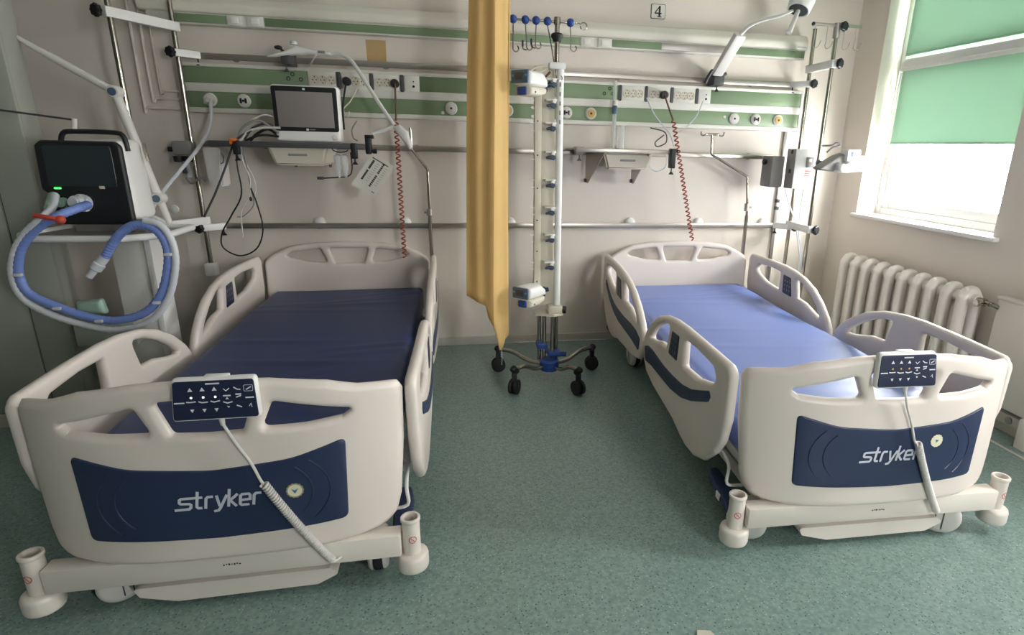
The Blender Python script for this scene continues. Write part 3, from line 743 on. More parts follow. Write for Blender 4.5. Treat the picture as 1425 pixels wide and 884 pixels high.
def build_panel():
    t = thing('medical_supply_panel', 'long white wall panel with two green strips, sockets and round gas outlets', 'wall panel', (.40, YW, 1.44))
    x0, x1 = -1.455, 2.245
    bx(t, 'panel_body', M_PANEL, x0, x1, YP + .006, YW, 1.443, 1.695, bev=.004)
    for z0, z1 in ((1.443, 1.470), (1.552, 1.598), (1.680, 1.700)):
        m = MB(); m.box(x0, x1, YP - .006, YP + .008, z0, z1, .005); m.build('profile_strip', M_PANEL, t)
    bx(t, 'end_cap', M_PANEL, x1, x1 + .018, YP - .004, YW, 1.44, 1.70, bev=.004)
    xl0 = at(429, 118, Y=YP).x; xl1 = at(584, 118, Y=YP).x; xr0 = at(861, 130, Y=YP).x; xr1 = at(989, 130, Y=YP).x
    for a, b in ((x0 + .004, xl0), (xl1, xr0), (xr1, x1 - .004)): bx(t, 'green_strip', M_GREEN, a, b, YP - .001, YP + .007, 1.598, 1.680, bev=.001)
    bx(t, 'green_strip', M_GREEN, x0 + .004, x1 - .004, YP - .001, YP + .007, 1.470, 1.552, bev=.001)
    zs = (1.590, 1.686)
    S = 3.844
    def L(c): return at(230 + c / S, 113, Y=YP).x
    def R_(c): return at(770 + c / 4.653, 130, Y=YP).x
    for a, b, xs in ((767, 914, (800, 843, 890)), (944, 1092, (970, 1020, 1060)), (1114, 1252, (1145, 1183, 1225))):
        socket_plate(t, L(a), L(b), *zs, YP + .004, [L(c) for c in xs])
    socket_plate(t, L(1278), L(1358), *zs, YP + .004, [L(1327)], True)
    for a, b, xs in ((442, 590, (475, 515, 558)), (612, 756, (643, 685, 725)), (778, 919, (805, 848, 890))):
        socket_plate(t, R_(a), R_(b), *zs, YP + .004, [R_(c) for c in xs])
    socket_plate(t, R_(941), R_(1020), *zs, YP + .004, [R_(990)], True)
    for f, cs in ((L, ((919, 940), (1094, 1112), (1256, 1275))), (R_, ((424, 440), (592, 610), (758, 776), (920, 938)))):
        for a, b in cs: bx(t, 'divider', M_DGREY, f(a), f(b), YP - .006, YP + .006, 1.59, 1.686, bev=.001)
    for f, y0, pts in ((L, 0, ((685, 1.662), (660, 1.638), (727, 1.636))), (R_, 0, ((365, 1.662), (330, 1.632), (386, 1.632)))):
        for c, z in pts:
            m = MB(); m.lathe((f(c), YP, z), (0, -1, 0), [(0, .011), (.003, .011), (.003, .007), (-.004, .006), (-.004, .001)], 14); m.build('earth_terminal', M_HOLE, t)
    for px, py, k in ((293, 140, 'w'), (340, 141, 'k'), (628, 152, 'w'), (706, 155, 'y'), (788, 158, 'k'), (822, 159, 'y'), (1021, 166, 'w'), (1051, 167, 'k'), (1082, 168, 'y')):
        p = at(px, py, Y=YP); outlet(t, (p.x, YP, 1.511), k)
    for px, py in ((616, 157), (1008, 163), (741, 150), (741, 162)):
        p = at(px, py, Y=YP); m = MB(); m.lathe((p.x, YP, p.z), (0, -1, 0), [(0, .010), (.005, .0095), (.006, .001)], 14); m.build('round_button', M_GREYW, t)
build_panel()
def build_trunking():
    y = 3.735
    t = thing('light_trunking', 'long rounded white lighting trunk high on the back wall', 'wall light', (.35, YW, 1.90))
    x0, x1 = -1.62, 2.235
    prof = rpoly([(y, 1.945), (y - .01, 1.985), (y + .02, 2.03), (YW, 2.035), (YW, 1.945)], [.02, .03, .03, 0, 0])
    m = MB(); n = len(prof)
    m.add([(x, a, b) for x in (x0, x1) for a, b in prof], [tuple(range(n))[::-1], tuple(range(n, 2 * n))] + [(i, (i + 1) % n, n + (i + 1) % n, n + i) for i in range(n)])
    m.build('light_cover', M_TRUNK, t)
    bx(t, 'trunk_body', M_PANEL, x0 + .03, x1, y + .012, YW, 1.888, 1.945, bev=.003)
    S = 3.844
    L = lambda c: at(230 + c / S, 28, Y=y).x
    R_ = lambda c: at(770 + c / 4.653, 60, Y=y).x
    for a, b in ((L(50), L(322)), (L(528), R_(172)), (R_(384), R_(705)), (R_(1190), x1 - .01)): bx(t, 'green_strip', M_GREEN, a, b, y + .006, y + .014, 1.897, 1.938, bev=.001)
    bx(t, 'grey_strip', M_ALU, R_(705), R_(1185), y + .006, y + .014, 1.897, 1.938, bev=.001)
    for a, b in ((L(330), L(412)), (L(436), L(522)), (R_(178), R_(262)), (R_(290), R_(380))):
        m = MB(); m.box(a, b, y + .002, y + .014, 1.892, 1.942, .003); p_ = m.build('switch_plate', M_PANEL, t)
        m = MB(); m.box(a + .02, b - .02, y - .003, y + .003, 1.902, 1.932, .003); m.build('rocker_switch', M_WHITE, p_)
    bx(t, 'end_label', M_LCD, at(1110, 63, Y=y).x, at(1122, 65, Y=y).x, y - .004, y + .004, 1.957, 1.968, bev=.001)
build_trunking()
def rail(z, x0, x1, label, xs, dome=False):
    t = thing('equipment_rail', label, 'rail', ((x0 + x1) / 2, YW, z), 0, 'steel equipment rails on the back wall')
    m = MB(); m.box(x0, x1, 3.764, 3.775, z - .016, z + .016, .003); m.build('rail_bar', M_RAIL, t)
    for x in xs:
        m = MB()
        if dome:
            m.lathe((x, YW, z + .012), (0, -1, 0), [(0, .038), (.01, .038), (.022, .03), (.028, .018), (.03, .001)], 20); m.build('rail_rosette', M_WHITE, t)
        else:
            m.cyl((x, 3.772, z), (x, YW, z), .012, seg=12); m.lathe((x, YW, z), (0, -1, 0), [(0, .022), (.004, .022), (.006, .016), (.006, .001)], 16); m.build('rail_bracket', M_ALU, t)
xr = lambda px, py: at(px, py, Y=3.77).x
rail(1.737, -1.46, 2.24, 'topmost steel equipment rail, running above the panel with sockets', [-1.2, -.4, .4, 1.0, 1.9])
rail(1.276, -1.42, 2.10, 'middle steel equipment rail at the height of the monitor shelf', [-1.1, -.25, .3, xr(1045, 215), 1.4])
rail(.812, -1.37, 2.17, 'lowest steel equipment rail with white half round rosettes', [xr(443, 312), xr(563, 312), xr(710, 312), xr(878, 312), xr(974, 312), xr(1064, 314)], True)

# sign and paper
def build_sign():
    c = at(916, 16, Y=YW - .004); t = thing('number_sign', 'small cream sign with a black number four high on the wall', 'sign', (c.x, YW, c.z - .042))
    x, z = c.x, c.z
    o = rpoly([(x - .046, z - .041), (x + .046, z - .041), (x + .046, z + .041), (x - .046, z + .041)], .008)
    m = MB(); m.prism(o, on_wall(YW), 0, .005); m.build('sign_border', M_PINK, t)
    o = rpoly([(x - .043, z - .038), (x + .043, z - .038), (x + .043, z + .038), (x - .043, z + .038)], .007)
    m = MB(); m.prism(o, on_wall(YW - .005), 0, .001); m.build('sign_plate', M_PAPER, t)
    f = on_wall(YW - .0066); m = MB()
    m.ribbon([(x + .008, z + .031), (x + .008, z - .028)], .012, f); m.ribbon([(x + .009, z + .030), (x - .021, z - .008)], .006, f)
    m.ribbon([(x - .023, z - .010), (x + .022, z - .010)], .007, f); m.ribbon([(x - .006, z - .0285), (x + .022, z - .0285)], .005, f)
    m.build('sign_numeral', M_PINK, t)
build_sign()
a, b = at(509, 55, Y=YW), at(538, 87, Y=YW)
m = MB(); m.prism([(a.x, b.z), (b.x, b.z), (b.x + .002, a.z), (a.x - .002, a.z)], on_wall(YW), 0, .0012); tag(m.build('paper_patch', M_TAN), 'tan paper patch stuck on the wall above the upper rail', 'paper')
p = at(243, 291, Y=YW); m = MB(); m.lathe((p.x, YW, p.z), (0, -1, 0), [(0, .024), (.006, .023), (.010, .016), (.011, .001)], 20); tag(m.build('wall_button', M_WHITE), 'small round white disc on the wall behind the ventilator arm', 'button')
for pts, lab in ((((178, -10), (182, 30), (201, 146), (207, 150), (252, 150)), 'thin wall gas pipe farthest left, with the lowest bend'), (((194, -10), (197, 30), (212, 132), (219, 137), (251, 139)), 'thin wall gas pipe between its two neighbours'), (((209, -10), (213, 40), (223, 121), (229, 126), (250, 127)), 'thin wall gas pipe nearest the wall panel, with the highest bend')):
    P = [at(x, y, Y=YW - .012) for x, y in pts]
    for q in P[:2]: q.x = P[2].x
    P[0].z = 2.3; P[1].z = 2.0
    P[4].z = P[3].z
    m = MB(); m.tube(catmull(P, 6), .008, 8); tag(m.build('gas_pipe', M_WALL), lab, 'pipe', 'painted gas pipes on the left of the back wall')

# ------------------------------------------------------------------ VERTICAL EQUIPMENT POLES
def knob(m, p, d, r=.022, n=8):
    p = Vector(p); d = Vector(d).normalized(); u = d.orthogonal().normalized(); w = d.cross(u); vs = []; k = n * 4
    for h, s in ((0, .8), (.004, 1), (.018, 1), (.023, .8)):
        for i in range(k):
            th = 2 * PI * i / k; q = r * s * (1 + .09 * math.cos(n * th)); vs.append(p + d * h + (u * math.cos(th) + w * math.sin(th)) * q)
    fs = [(j * k + i, j * k + (i + 1) % k, (j + 1) * k + (i + 1) % k, (j + 1) * k + i) for j in range(3) for i in range(k)]
    fs += [tuple(range(k))[::-1], tuple(range(3 * k, 4 * k))]
    m.add(vs, fs)
def bar_between(m, a, b, w, h, ext=.02, bev=.004):
    a = Vector(a); b = Vector(b); d = (b - a).normalized(); L = (b - a).length
    mt = Matrix.Translation((a + b) / 2) @ d.to_track_quat('X', 'Z').to_matrix().to_4x4()
    m.box(-L / 2 - ext, L / 2 + ext, -w / 2, w / 2, -h / 2, h / 2, bev, mtx=mt)
def t_handle(m, p):
    p = Vector(p); m.cyl(p, p + Vector((0, 0, -.02)), .004, seg=8); m.cyl(p + Vector((0, 0, -.02)), p + Vector((0, 0, -.035)), .006, .016, 10)
def rail_clamp(t, pole, zr, side=1):
    """white arm from the rail to the pole with a black lobed knob"""
    x, y = pole
    m = MB(); bar_between(m, (x, y - .012, zr), (x + side * .07, 3.765, zr), .03, .038, .012); o = m.build('clamp_arm', M_WHITE, t)
    m = MB(); knob(m, (x - side * .012, y - .035, zr), (-side * .3, -1, 0), .026); m.build('clamp_knob', M_BLACK, o)
    m = MB(); t_handle(m, (x + side * .075, 3.755, zr - .018)); m.build('clamp_screw', M_BLACK, o)
def cross_arm(t, p1, p2, z, kn=1):
    m = MB(); bar_between(m, (*p1, z), (*p2, z), .034, .046, .028); o = m.build('cross_arm', M_WHITE, t)
    d = Vector((p1[0] - p2[0], p1[1] - p2[1], 0)).normalized()
    m = MB(); knob(m, Vector((*p1, z)) + d * .022 + Vector((-.02 * kn, -.01, 0)), (-.5 * kn, -1, 0), .028); m.build('arm_knob', M_BLACK, o)
def pole(x, y, z0, z1, label, r=.0125):
    t = thing('equipment_pole', label, 'pole', (x, y, z0), 0, 'vertical chrome equipment poles')
    m = MB(); m.cyl((x, y, z0), (x, y, z1), r, seg=18); m.build('pole_tube', M_CHR, t)
    m = MB(); m.lathe((x, y, z1), (0, 0, 1), [(0, r), (.004, r), (.006, .001)], 16); m.build('pole_cap', M_BLACK, t)
    return t
LR, LF = (-1.45, 3.70), (-1.597, 3.40)
t = pole(*LR, .60, 2.25, 'chrome pole on the left clamped to the wall rails')
rail_clamp(t, LR, 1.737, 1); rail_clamp(t, LR, .812, 1)
m = MB(); m.box(LR[0] - .03, LR[0] + .03, LR[1] - .03, LR[1] + .03, .53, .605, .008); m.build('pole_end_block', M_WHITE, t)
t = pole(*LF, .42, 2.25, 'chrome pole standing out from the wall behind the ventilator')
cross_arm(t, LF, LR, at(196, 27, Y=3.55).z, 1); cross_arm(t, LF, LR, at(250, 312, Y=3.55).z, 1)
m = MB(); knob(m, (LF[0] - .03, LF[1], 1.955), (-.6, -1, 0), .024); m.build('arm_knob', M_BLACK, t)
m = MB(); m.cyl((LF[0], LF[1], .36), (LF[0], LF[1], .425), .02, seg=16); m.build('pole_foot', M_BLACK, t)
RR, RF = (2.252, 3.70), (2.243, 3.45)
t = pole(*RR, .30, 2.06, 'chrome pole on the right nearest the wall, clamped to the rails')
rail_clamp(t, RR, 1.737, -1); rail_clamp(t, RR, .812, -1)
t = pole(*RF, .36, at(1165, 44, Y=3.45).z, 'chrome pole on the right carrying the hook bar, nearer the window')
cross_arm(t, RF, RR, at(1145, 93, Y=3.57).z, -1); cross_arm(t, RF, RR, at(1118, 316, Y=3.57).z, -1)
a, b = at(1133, 33, Y=3.45), at(1198, 46, Y=3.45)
t = thing('hook_bar', 'steel bar with four wire hooks on the right hand pole', 'hook bar', (RF[0], RF[1], a.z))
m = MB(); m.box(a.x, b.x, 3.443, 3.457, a.z - .008, a.z + .008, .003); m.build('hook_rail', M_RAIL, t)
m = MB(); m.ball((a.x - .004, 3.45, a.z), .011); m.build('bar_end_cap', M_BLACK, t)
m = MB(); knob(m, (RF[0] + .02, 3.425, a.z - .01), (.3, -1, 0), .026); m.build('arm_knob', M_BLACK, t)
m = MB(); m.cyl((RF[0], RF[1], a.z - .07), (RF[0], RF[1], a.z + .012), .02, seg=16); m.build('bar_socket', M_ALU, t)
for px in (1135, 1152, 1176, 1192):
    x = at(px, 38, Y=3.45).x
    pipe(t, 'wire_hook', M_RAIL, [(x, 3.45, a.z - .005), (x, 3.45, a.z - .09), (x - .004, 3.448, a.z - .115), (x + .006, 3.442, a.z - .132), (x + .024, 3.435, a.z - .12), (x + .034, 3.43, a.z - .09)], .0028)
p = at(1093, 190, Y=YW - .01)
m = MB(); m.box(p.x - .012, p.x + .012, YW - .016, YW, .30, 1.44, .003); t = thing('wall_conduit', 'grey vertical conduit strip below the right end of the wall panel', 'conduit', (p.x, YW, .30)); m.build('conduit_cover', M_ALU, t)
for z in (.98, .93): bx(t, 'conduit_clip', M_DGREY, p.x - .014, p.x + .014, YW - .02, YW, z - .012, z + .012, bev=.002)

# right hand boxes on the rail
Y = 3.5
t = thing('alarm_box', 'white wall box with red lettering beside the right hand poles', 'box', (2.18, Y + .1, 1.085))
bx(t, 'box_body', M_GREY, 2.108, 2.255, Y, 3.60, 1.083, 1.332, bev=.004)
o = bx(t, 'box_front', M_WHITE, 2.110, 2.255, Y - .006, Y + .002, 1.085, 1.330, bev=.003)
c = at(1127, 226, Y=Y - .008)
m = MB(); m.box(c.x - .026, c.x + .026, Y - .012, Y - .005, c.z - .032, c.z + .032, .002); d_ = m.build('box_window', M_GREY, t)
m = MB(); m.box(c.x - .012, c.x + .01, Y - .014, Y - .011, c.z + .002, c.z + .022, .002); m.build('window_lamp', M_WHITE, d_)
m = MB(); f = on_wall(Y - .0066)
for k, (w_, dz) in enumerate(((.05, -.055), (.046, -.070), (.042, -.083))):
    x = c.x - .026
    for q in range(6 if k < 2 else 5): m.ribbon([(x + q * .0085, c.z + dz), (x + q * .0085 + .006, c.z + dz)], .008, f)
m.build('red_lettering', M_LABR, o)
for dz, q in ((.10, 1), (-.02, 2)): bx(t, 'side_latch', M_BLACK, 2.103, 2.109, 3.53, 3.55, 1.20 + dz, 1.225 + dz, bev=.002)
t = thing('junction_box', 'grey box hanging on the middle rail left of the white box', 'box', (2.06, 3.7, 1.09))
bx(t, 'box_body', M_GREY, 2.01, 2.10, 3.60, 3.74, 1.085, 1.285, bev=.01); m = MB(); knob(m, (2.0, 3.66, 1.245), (-1, 0, 0), .018); m.build('box_knob', M_BLACK, t)
# device on a side arm towards the window
t = thing('pump_device', 'white device with a small blue screen hanging by the window', 'medical device', (2.40, 3.33, 1.19))
Y = 3.30
m = MB(); m.slab(rpoly([(2.165, 1.222), (2.29, 1.30), (2.345, 1.318), (2.36, 1.235), (2.30, 1.20), (2.18, 1.208)], .01), [], .10, .012, lambda a, b, h: Vector((a, Y + .06 - h, b)), .012, .03); m.build('grey_housing', M_GREY, t)
m = MB(); m.box(2.325, 2.415, Y - .02, Y + .06, 1.265, 1.335, .008); h_ = m.build('display_head', M_WHITE, t)
m = MB(); m.box(2.348, 2.392, Y - .0225, Y - .019, 1.292, 1.322, .002); m.build('display', M_LCD, h_)
m = MB(); m.slab(rpoly([(2.268, 1.21), (2.276, 1.25), (2.300, 1.262), (2.308, 1.252), (2.345, 1.268), (2.42, 1.262), (2.425, 1.205), (2.35, 1.195), (2.29, 1.197)], .006), [], .11, .014, lambda a, b, h: Vector((a, Y + .02 - h, b)), .01, .03); m.build('front_shell', M_WHITE, t)
m = MB(); m.box(2.41, 2.50, Y - .01, Y + .06, 1.205, 1.30, .008); s_ = m.build('side_shell', M_WHITE, t)
m = MB(); m.tube([(2.425 + .022 * math.cos(k) + .02, Y - .012, 1.25 + .016 * math.sin(k)) for k in np.linspace(.4, 6, 16)], .005, 8); m.build('grip_loop', M_GREY, s_)
m = MB(); m.cyl((RF[0], RF[1], 1.25), (2.32, Y + .09, 1.25), .012, seg=10); knob(m, (RF[0] - .02, RF[1] - .03, 1.25), (-.3, -1, 0), .018); m.build('mount_arm', M_DGREY, t)
pts = [at(x, y, Y=3.42) for x, y in ((1149, 203), (1158, 202), (1164, 199), (1170, 202), (1158, 206), (1151, 212))]
t = thing('pole_clip', 'small dark wire clip on the right pole above the white device', 'clip', (RF[0] + .02, 3.42, pts[-1].z))
pipe(t, 'clip_wire', M_DGREY, pts, .005); pipe(t, 'clip_post', M_CHR, [(RF[0], RF[1], pts[0].z), pts[0]], .007, 0)
for pts, lab in ((((1092, 262), (1100, 290), (1107, 310), (1112, 350), (1116, 380)), 'white cable hanging below the grey junction box'), (((1118, 264), (1113, 300), (1112, 330), (1115, 355), (1108, 385)), 'thin white cable hanging below the white wall box')):
    loose('hanging_cable', M_HOSEW, [at(x, y, Y=3.62) for x, y in pts], .0045, lab, 'cable', 'white cables under the right wall boxes')
# ------------------------------------------------------------------ WINDOW BLINDS, RADIATORS
def blind(z0, z1, label):
    x = XR + .118; a, b = 2.535, 3.475
    t = thing('roller_blind', label, 'blind', (x, (a + b) / 2, z0), 0, 'green roller blinds on the window')
    m = MB(); m.box(x, x + .0015, a, b, z0 + .006, z1, 0); m.build('blind_fabric', M_BLIND, t)
    m = MB(); m.box(x - .004, x + .006, a, b, z0, z0 + .012, .003); m.build('bottom_bar', M_BLIND, t)
    m = MB(); m.cyl((x + .012, a - .02, z1 - .01), (x + .012, b + .02, z1 - .01), .017, seg=16); m.build('blind_tube', M_WHITE, t)
    return t
t = blind(1.375, 1.835, 'lower green roller blind half drawn over the lower window sash')
m = MB(); m.tube(catmull([(XR + .115, 3.50, 1.82), (XR + .112, 3.502, 1.4), (XR + .105, 3.505, 1.05), (XR + .11, 3.485, .985), (XR + .115, 3.47, 1.05)], 6), .0035, 6); m.build('blind_cord', M_WHITE, t)
blind(1.90, 2.40, 'upper green roller blind covering the top window sash')
def radiator():
    x0, x1 = 2.47, 2.605; n = 10; ya, p = 2.425, .1065
    t = thing('cast_iron_radiator', 'white cast iron column radiator under the window', 'radiator', (2.54, ya + p * n / 2, 0))
    xc = (x0 + x1) / 2
    out = rpoly([(x0, .11), (x0, .63), (x0 + .03, .675), (xc, .688), (x1 - .03, .675), (x1, .63), (x1, .11), (x1 - .03, .07), (xc, .06), (x0 + .03, .07)], [.01, .02, .02, .04, .02, .02, .01, .02, .04, .02])
    hole = rpoly([(xc - .012, .16), (xc - .012, .60), (xc + .012, .60), (xc + .012, .16)], .011)
    m = MB(); y0 = ya
    m.slab(out, [hole], .062, .028, lambda a, b, h: Vector((a, y0 + h, b)), .012, .03)
    for z in (.145, .62): m.cyl((xc, y0 - p / 2, z), (xc, y0 + p / 2, z), .03, seg=18)
    first = m.build('column', M_RADI, t)
    for k in range(1, n):
        c = first.copy(); COL.objects.link(c); c.parent = t; c.location = Vector((0, p * k, 0))
    for k in (1, 8):
        y = ya + p * k; bx(t, 'foot', M_RADI, xc - .02, xc + .02, y - .02, y + .02, 0, .08, bev=.006)
    y = ya - p / 2
    m = MB(); m.cyl((xc, y + .01, .62), (xc, y - .04, .62), .02, seg=16); m.cyl((xc, y - .03, .62), (xc, y - .07, .62), .013, seg=12); m.lathe((xc - .02, y - .04, .62), (-1, 0, 0), [(0, .012), (.02, .012), (.024, .018), (.035, .016), (.036, .001)], 14); m.build('valve', M_CHR, t)
radiator()
t = thing('panel_radiator', 'flat white panel radiator at the right edge beside the column radiator', 'radiator', (2.585, 1.75, 0))
m = MB(); m.box(2.555, 2.60, 1.20, 2.285, .14, .655, .012); m.build('radiator_panel', M_RADI, t)
m = MB(); m.box(2.55, 2.606, 1.195, 2.29, .652, .668, .006); m.build('radiator_top', M_RADI, t)
m = MB(); m.cyl((2.54, 2.29, .62), (2.54, 2.31, .62), .012, seg=12); m.tube([(2.54, 2.30, .62), (2.56, 2.27, .61)], .012); m.build('connecting_pipe', M_CHR, t)
for y in (1.35, 1.98): bx(t, 'foot', M_RADI, 2.53, 2.60, y - .03, y + .03, 0, .15, bev=.008)
bx(t, 'floor_pipe_cover', M_BASE, 2.585, 2.625, 1.2, 2.30, .06, .115, bev=.006)
m = MB(); m.lathe((2.585, 2.10, .088), (-1, 0, 0), [(0, .018), (.006, .018), (.008, .001)], 14); m.build('cover_cap', M_ALU, t)

# ------------------------------------------------------------------ CURTAIN
def curtain():
    t = thing('curtain', 'yellow cloth curtain bunched between the two beds', 'curtain', (.14, 2.95, .3))
    m = MB(); ns, nz = 60, 50; zt = 2.70
    X0 = lambda z: .072 - .058 * min(1, max(0, (1.95 - z) / 1.4)) ** .9
    X1 = lambda z: .254 - .018 * min(1, max(0, (1.95 - z) / .8)) + .0 * z
    def zb(s):
        pts = ((0, .545), (.25, .52), (.46, .50), (.52, .44), (.62, .40), (.70, .36), (.80, .245), (.88, .255), (.93, .30), (1, .315))
        for (a, p), (b, q) in zip(pts, pts[1:]):
            if s <= b: return p + (q - p) * (s - a) / (b - a)
        return pts[-1][1]
    vs = []
    for i in range(ns + 1):
        s = i / ns
        for j in range(nz + 1):
            z = zb(s) + (zt - zb(s)) * j / nz
            w = X0(z) + (X1(z) - X0(z)) * s + .004 * math.sin(3 * z + 5 * s)
            # two broad folds: a deep left one facing left, a front lip on the right
            rid = .62 + .035 * math.sin(1.5 * z + .6)
            y = 2.93 + (.075 * (rid - s) / rid if s < rid else .085 * (s - rid) / (1 - rid)) + .007 * math.sin(2 * PI * s * 2.6 + .7 * z) * min(1, abs(s - rid) / .15)
            vs.append((w, y, z))
    fs = [(i * (nz + 1) + j, (i + 1) * (nz + 1) + j, (i + 1) * (nz + 1) + j + 1, i * (nz + 1) + j + 1) for i in range(ns) for j in range(nz)]
    m.add(vs, fs); o = m.build('curtain_cloth', M_CURT, t)
    md = o.modifiers.new('thick', 'SOLIDIFY'); md.thickness = .004
    m = MB(); m.tube([(.252, 3.012, 2.5), (.255, 3.012, 1.9), (.238, 3.012, 1.1), (.234, 3.012, .32)], .004, 8, 8); m.build('curtain_hem', M_CURT, t)
    m = MB(); m.tube([(.193, 2.945, .26), (.196, 2.946, .22), (.194, 2.947, .17)], .0015, 5, 4); m.build('loose_thread', M_HOSEW, t)
    m = MB(); m.box(-.1, .45, 2.94, 2.98, 2.70, ZC, .004); o = m.build('trim_4', M_ALU); struct(o)
curtain()

# ------------------------------------------------------------------ ROLLING INFUSION RACK
def infusion_rack():
    C = Vector((.475, 3.09, 0)); Y = 3.13
    t = thing('infusion_rack', 'tall white infusion rack on wheels between the beds', 'infusion stand', C)
    zh = .105
    for (x, y) in ((.20, 3.285), (.265, 2.945), (.603, 2.885), (.758, 3.245)):
        d = Vector((x, y, 0)) - C; L = d.length; e = d / L
        m = MB(); m.tube([C + e * .03 + Vector((0, 0, zh)), C + e * L * .4 + Vector((0, 0, zh)), C + e * L * .72 + Vector((0, 0, zh + .035)), C + e * L + Vector((0, 0, zh + .038))], .0125, 12, 8)
        o = m.build('base_leg', M_CHR, t)
        m = MB(); m.cyl(C + e * (L - .01) + Vector((0, 0, zh + .02)), C + e * (L + .015) + Vector((0, 0, zh + .045)), .02, seg=14); m.ball(C + e * (L + .01) + Vector((0, 0, zh + .038)), .019); m.build('leg_cap', M_BLACK, o)
        wd = Vector((-e.y, e.x, 0)); wd = (wd + Vector((.6, .2, 0))).normalized(); q = C + e * (L + .005) + Vector((0, 0, .042))
        m = MB()
        for s in (-1, 1): m.lathe(q + wd * .006 * s, wd * s, [(0, .030), (0, .040), (.004, .042), (.016, .041), (.019, .034), (.02, .001)], 22)
        m.box(q.x - .014, q.x + .014, q.y - .014, q.y + .014, .05, .125, .006); m.build('caster', M_RUB, t)
    m = MB(); m.lathe(C + Vector((0, 0, .075)), (0, 0, 1), [(0, .05), (.01, .056), (.055, .056), (.065, .045), (.066, .001)], 24); m.build('base_hub', M_BKNOB, t)
    zp = .40
    for dx in (-.052, -.028): pipe(t, 'post', M_CHR, [(C.x + dx, Y - .02 + .03 * (dx < -.04), .12), (C.x + dx, Y - .02 + .03 * (dx < -.04), zp)], .0115, 0, 14)
    for dx in (.018, .042): pipe(t, 'post', M_CHR, [(C.x + dx, Y - .035 + .03 * (dx > .03), .06), (C.x + dx, Y - .035 + .03 * (dx > .03), zp)], .0115, 0, 14)
    m = MB(); m.box(C.x - .07, C.x - .01, Y - .05, Y + .03, .20, .235, .006); m.box(C.x - .01, C.x + .065, Y - .06, Y + .02, .155, .185, .006); m.cyl((C.x + .065, Y - .05, .17), (C.x + .095, Y - .06, .17), .014, seg=10); m.build('post_clamp', M_BKNOB, t)
    m = MB(); m.prism(rpoly([(C.x - .085, Y - .04), (C.x + .02, Y - .075), (C.x + .075, Y - .05), (C.x + .075, Y + .045), (C.x - .085, Y + .045)], .015), lambda a, b, h: Vector((a, b, h)), zp, zp + .012)
    m.box(C.x - .01, C.x + .07, Y - .06, Y + .035, zp + .01, zp + .055, .008); b_ = m.build('base_plate', M_CREAM, t)
    m = MB(); knob(m, (C.x + .07, Y - .04, zp + .03), (1, -.3, 0), .02); m.build('plate_knob', M_BLACK, b_)
    x0 = at(743, 250, Y=Y).x; x1 = at(771, 250, Y=Y).x; zt = at(760, 92, Y=Y).z
    bx(t, 'column_back', M_CREAM, x0 + .03, x1, Y + .012, Y + .022, zp + .05, zt, bev=.002)
    m = MB(); m.box(x0, x0 + .036, Y - .02, Y + .02, zp + .05, zt, .004); fl = m.build('column_flange', M_CREAM, t)
    for k in range(7):
        z = 1.60 - k * .168
        m = MB(); m.cyl((x0 + .016, Y - .022, z), (x0 + .016, Y - .019, z), .004, seg=8); m.build('flange_hole', M_HOLE, fl)
    xc = at(777, 250, Y=Y).x
    m = MB(); m.cyl((xc, Y - .01, zp + .05), (xc, Y - .01, zt), .0185, seg=24); m.build('column_tube', M_WHITE, t)
    m = MB(); m.box(x1 - .035, xc + .024, Y - .03, Y + .025, zt - .015, zt + .018, .008); m.build('column_head', M_WHITE, t)
    m = MB()
    for k in range(5): m.box(xc - .006, xc + .002, Y - .0295, Y - .0285, 1.42 + k * .045, 1.44 + k * .045, .001)
    m.build('column_print', M_GREY, t)
    for py in (147, 179, 219, 258, 296, 334, 118, 372):
        z = at(760, py, Y=Y - .03).z
        m = MB(); m.box(x1 - .052, x1 + .004, Y - .04, Y + .012, z + .022, z + .032, .003); m.box(x1 - .022, x1 - .004, Y - .05, Y - .02, z + .006, z + .03, .003); h_ = m.build('pump_holder', M_WHITE, t)
        m = MB(); m.cyl((x1 - .022, Y - .045, z + .002), (x1 - .050, Y - .05, z - .002), .009, .006, 12); knob(m, (x1 - .014, Y - .03, z), (0, -1, 0), .014, 6); m.build('holder_knob', M_DKNOB, h_)
        m = MB(); m.tube([(x0 + .004, Y - .015, z + .024), (x0 - .022, Y - .02, z + .026), (x0 - .024, Y - .02, z + .031)], .0025, 6); m.tube([(x0 + .004, Y - .015, z - .012), (x0 - .02, Y - .02, z - .012)], .0025, 6); m.build('holder_pin', M_WHITE, h_)
    # pole, collar and hook bar on top
    zt2 = at(777, 28, Y=Y).z; xp = at(775, 60, Y=Y).x
    m = MB(); m.cyl((xp, Y, zt), (xp, Y, zt2), .0125, seg=16); m.build('top_pole', M_CHR, t)
    zc = at(776, 52, Y=Y).z; m = MB(); m.lathe((xp, Y, zc - .022), (0, 0, 1), [(0, .014), (0, .02), (.012, .022), (.02, .03), (.032, .031), (.04, .024), (.041, .013)], 20); m.build('pole_collar', M_BLACK, t)
    a, b = Vector((.262, Y, zt2 - .008)), Vector((.60, Y, zt2 - .008))
    m = MB(); m.cyl(a, b, .0055, seg=12); m.cyl((xp - .0, Y, zt2 - .02), (xp, Y, zt2 + .012), .017, seg=14); bar = m.build('hook_bar', M_CHR, t)
    pipe(t, 'end_ring', M_CHR, [b] + [b + Vector((.034 + .017 * math.cos(k), 0, -.012 + .017 * math.sin(k))) for k in np.linspace(2.6, -3.2, 16)], .0028, 0)
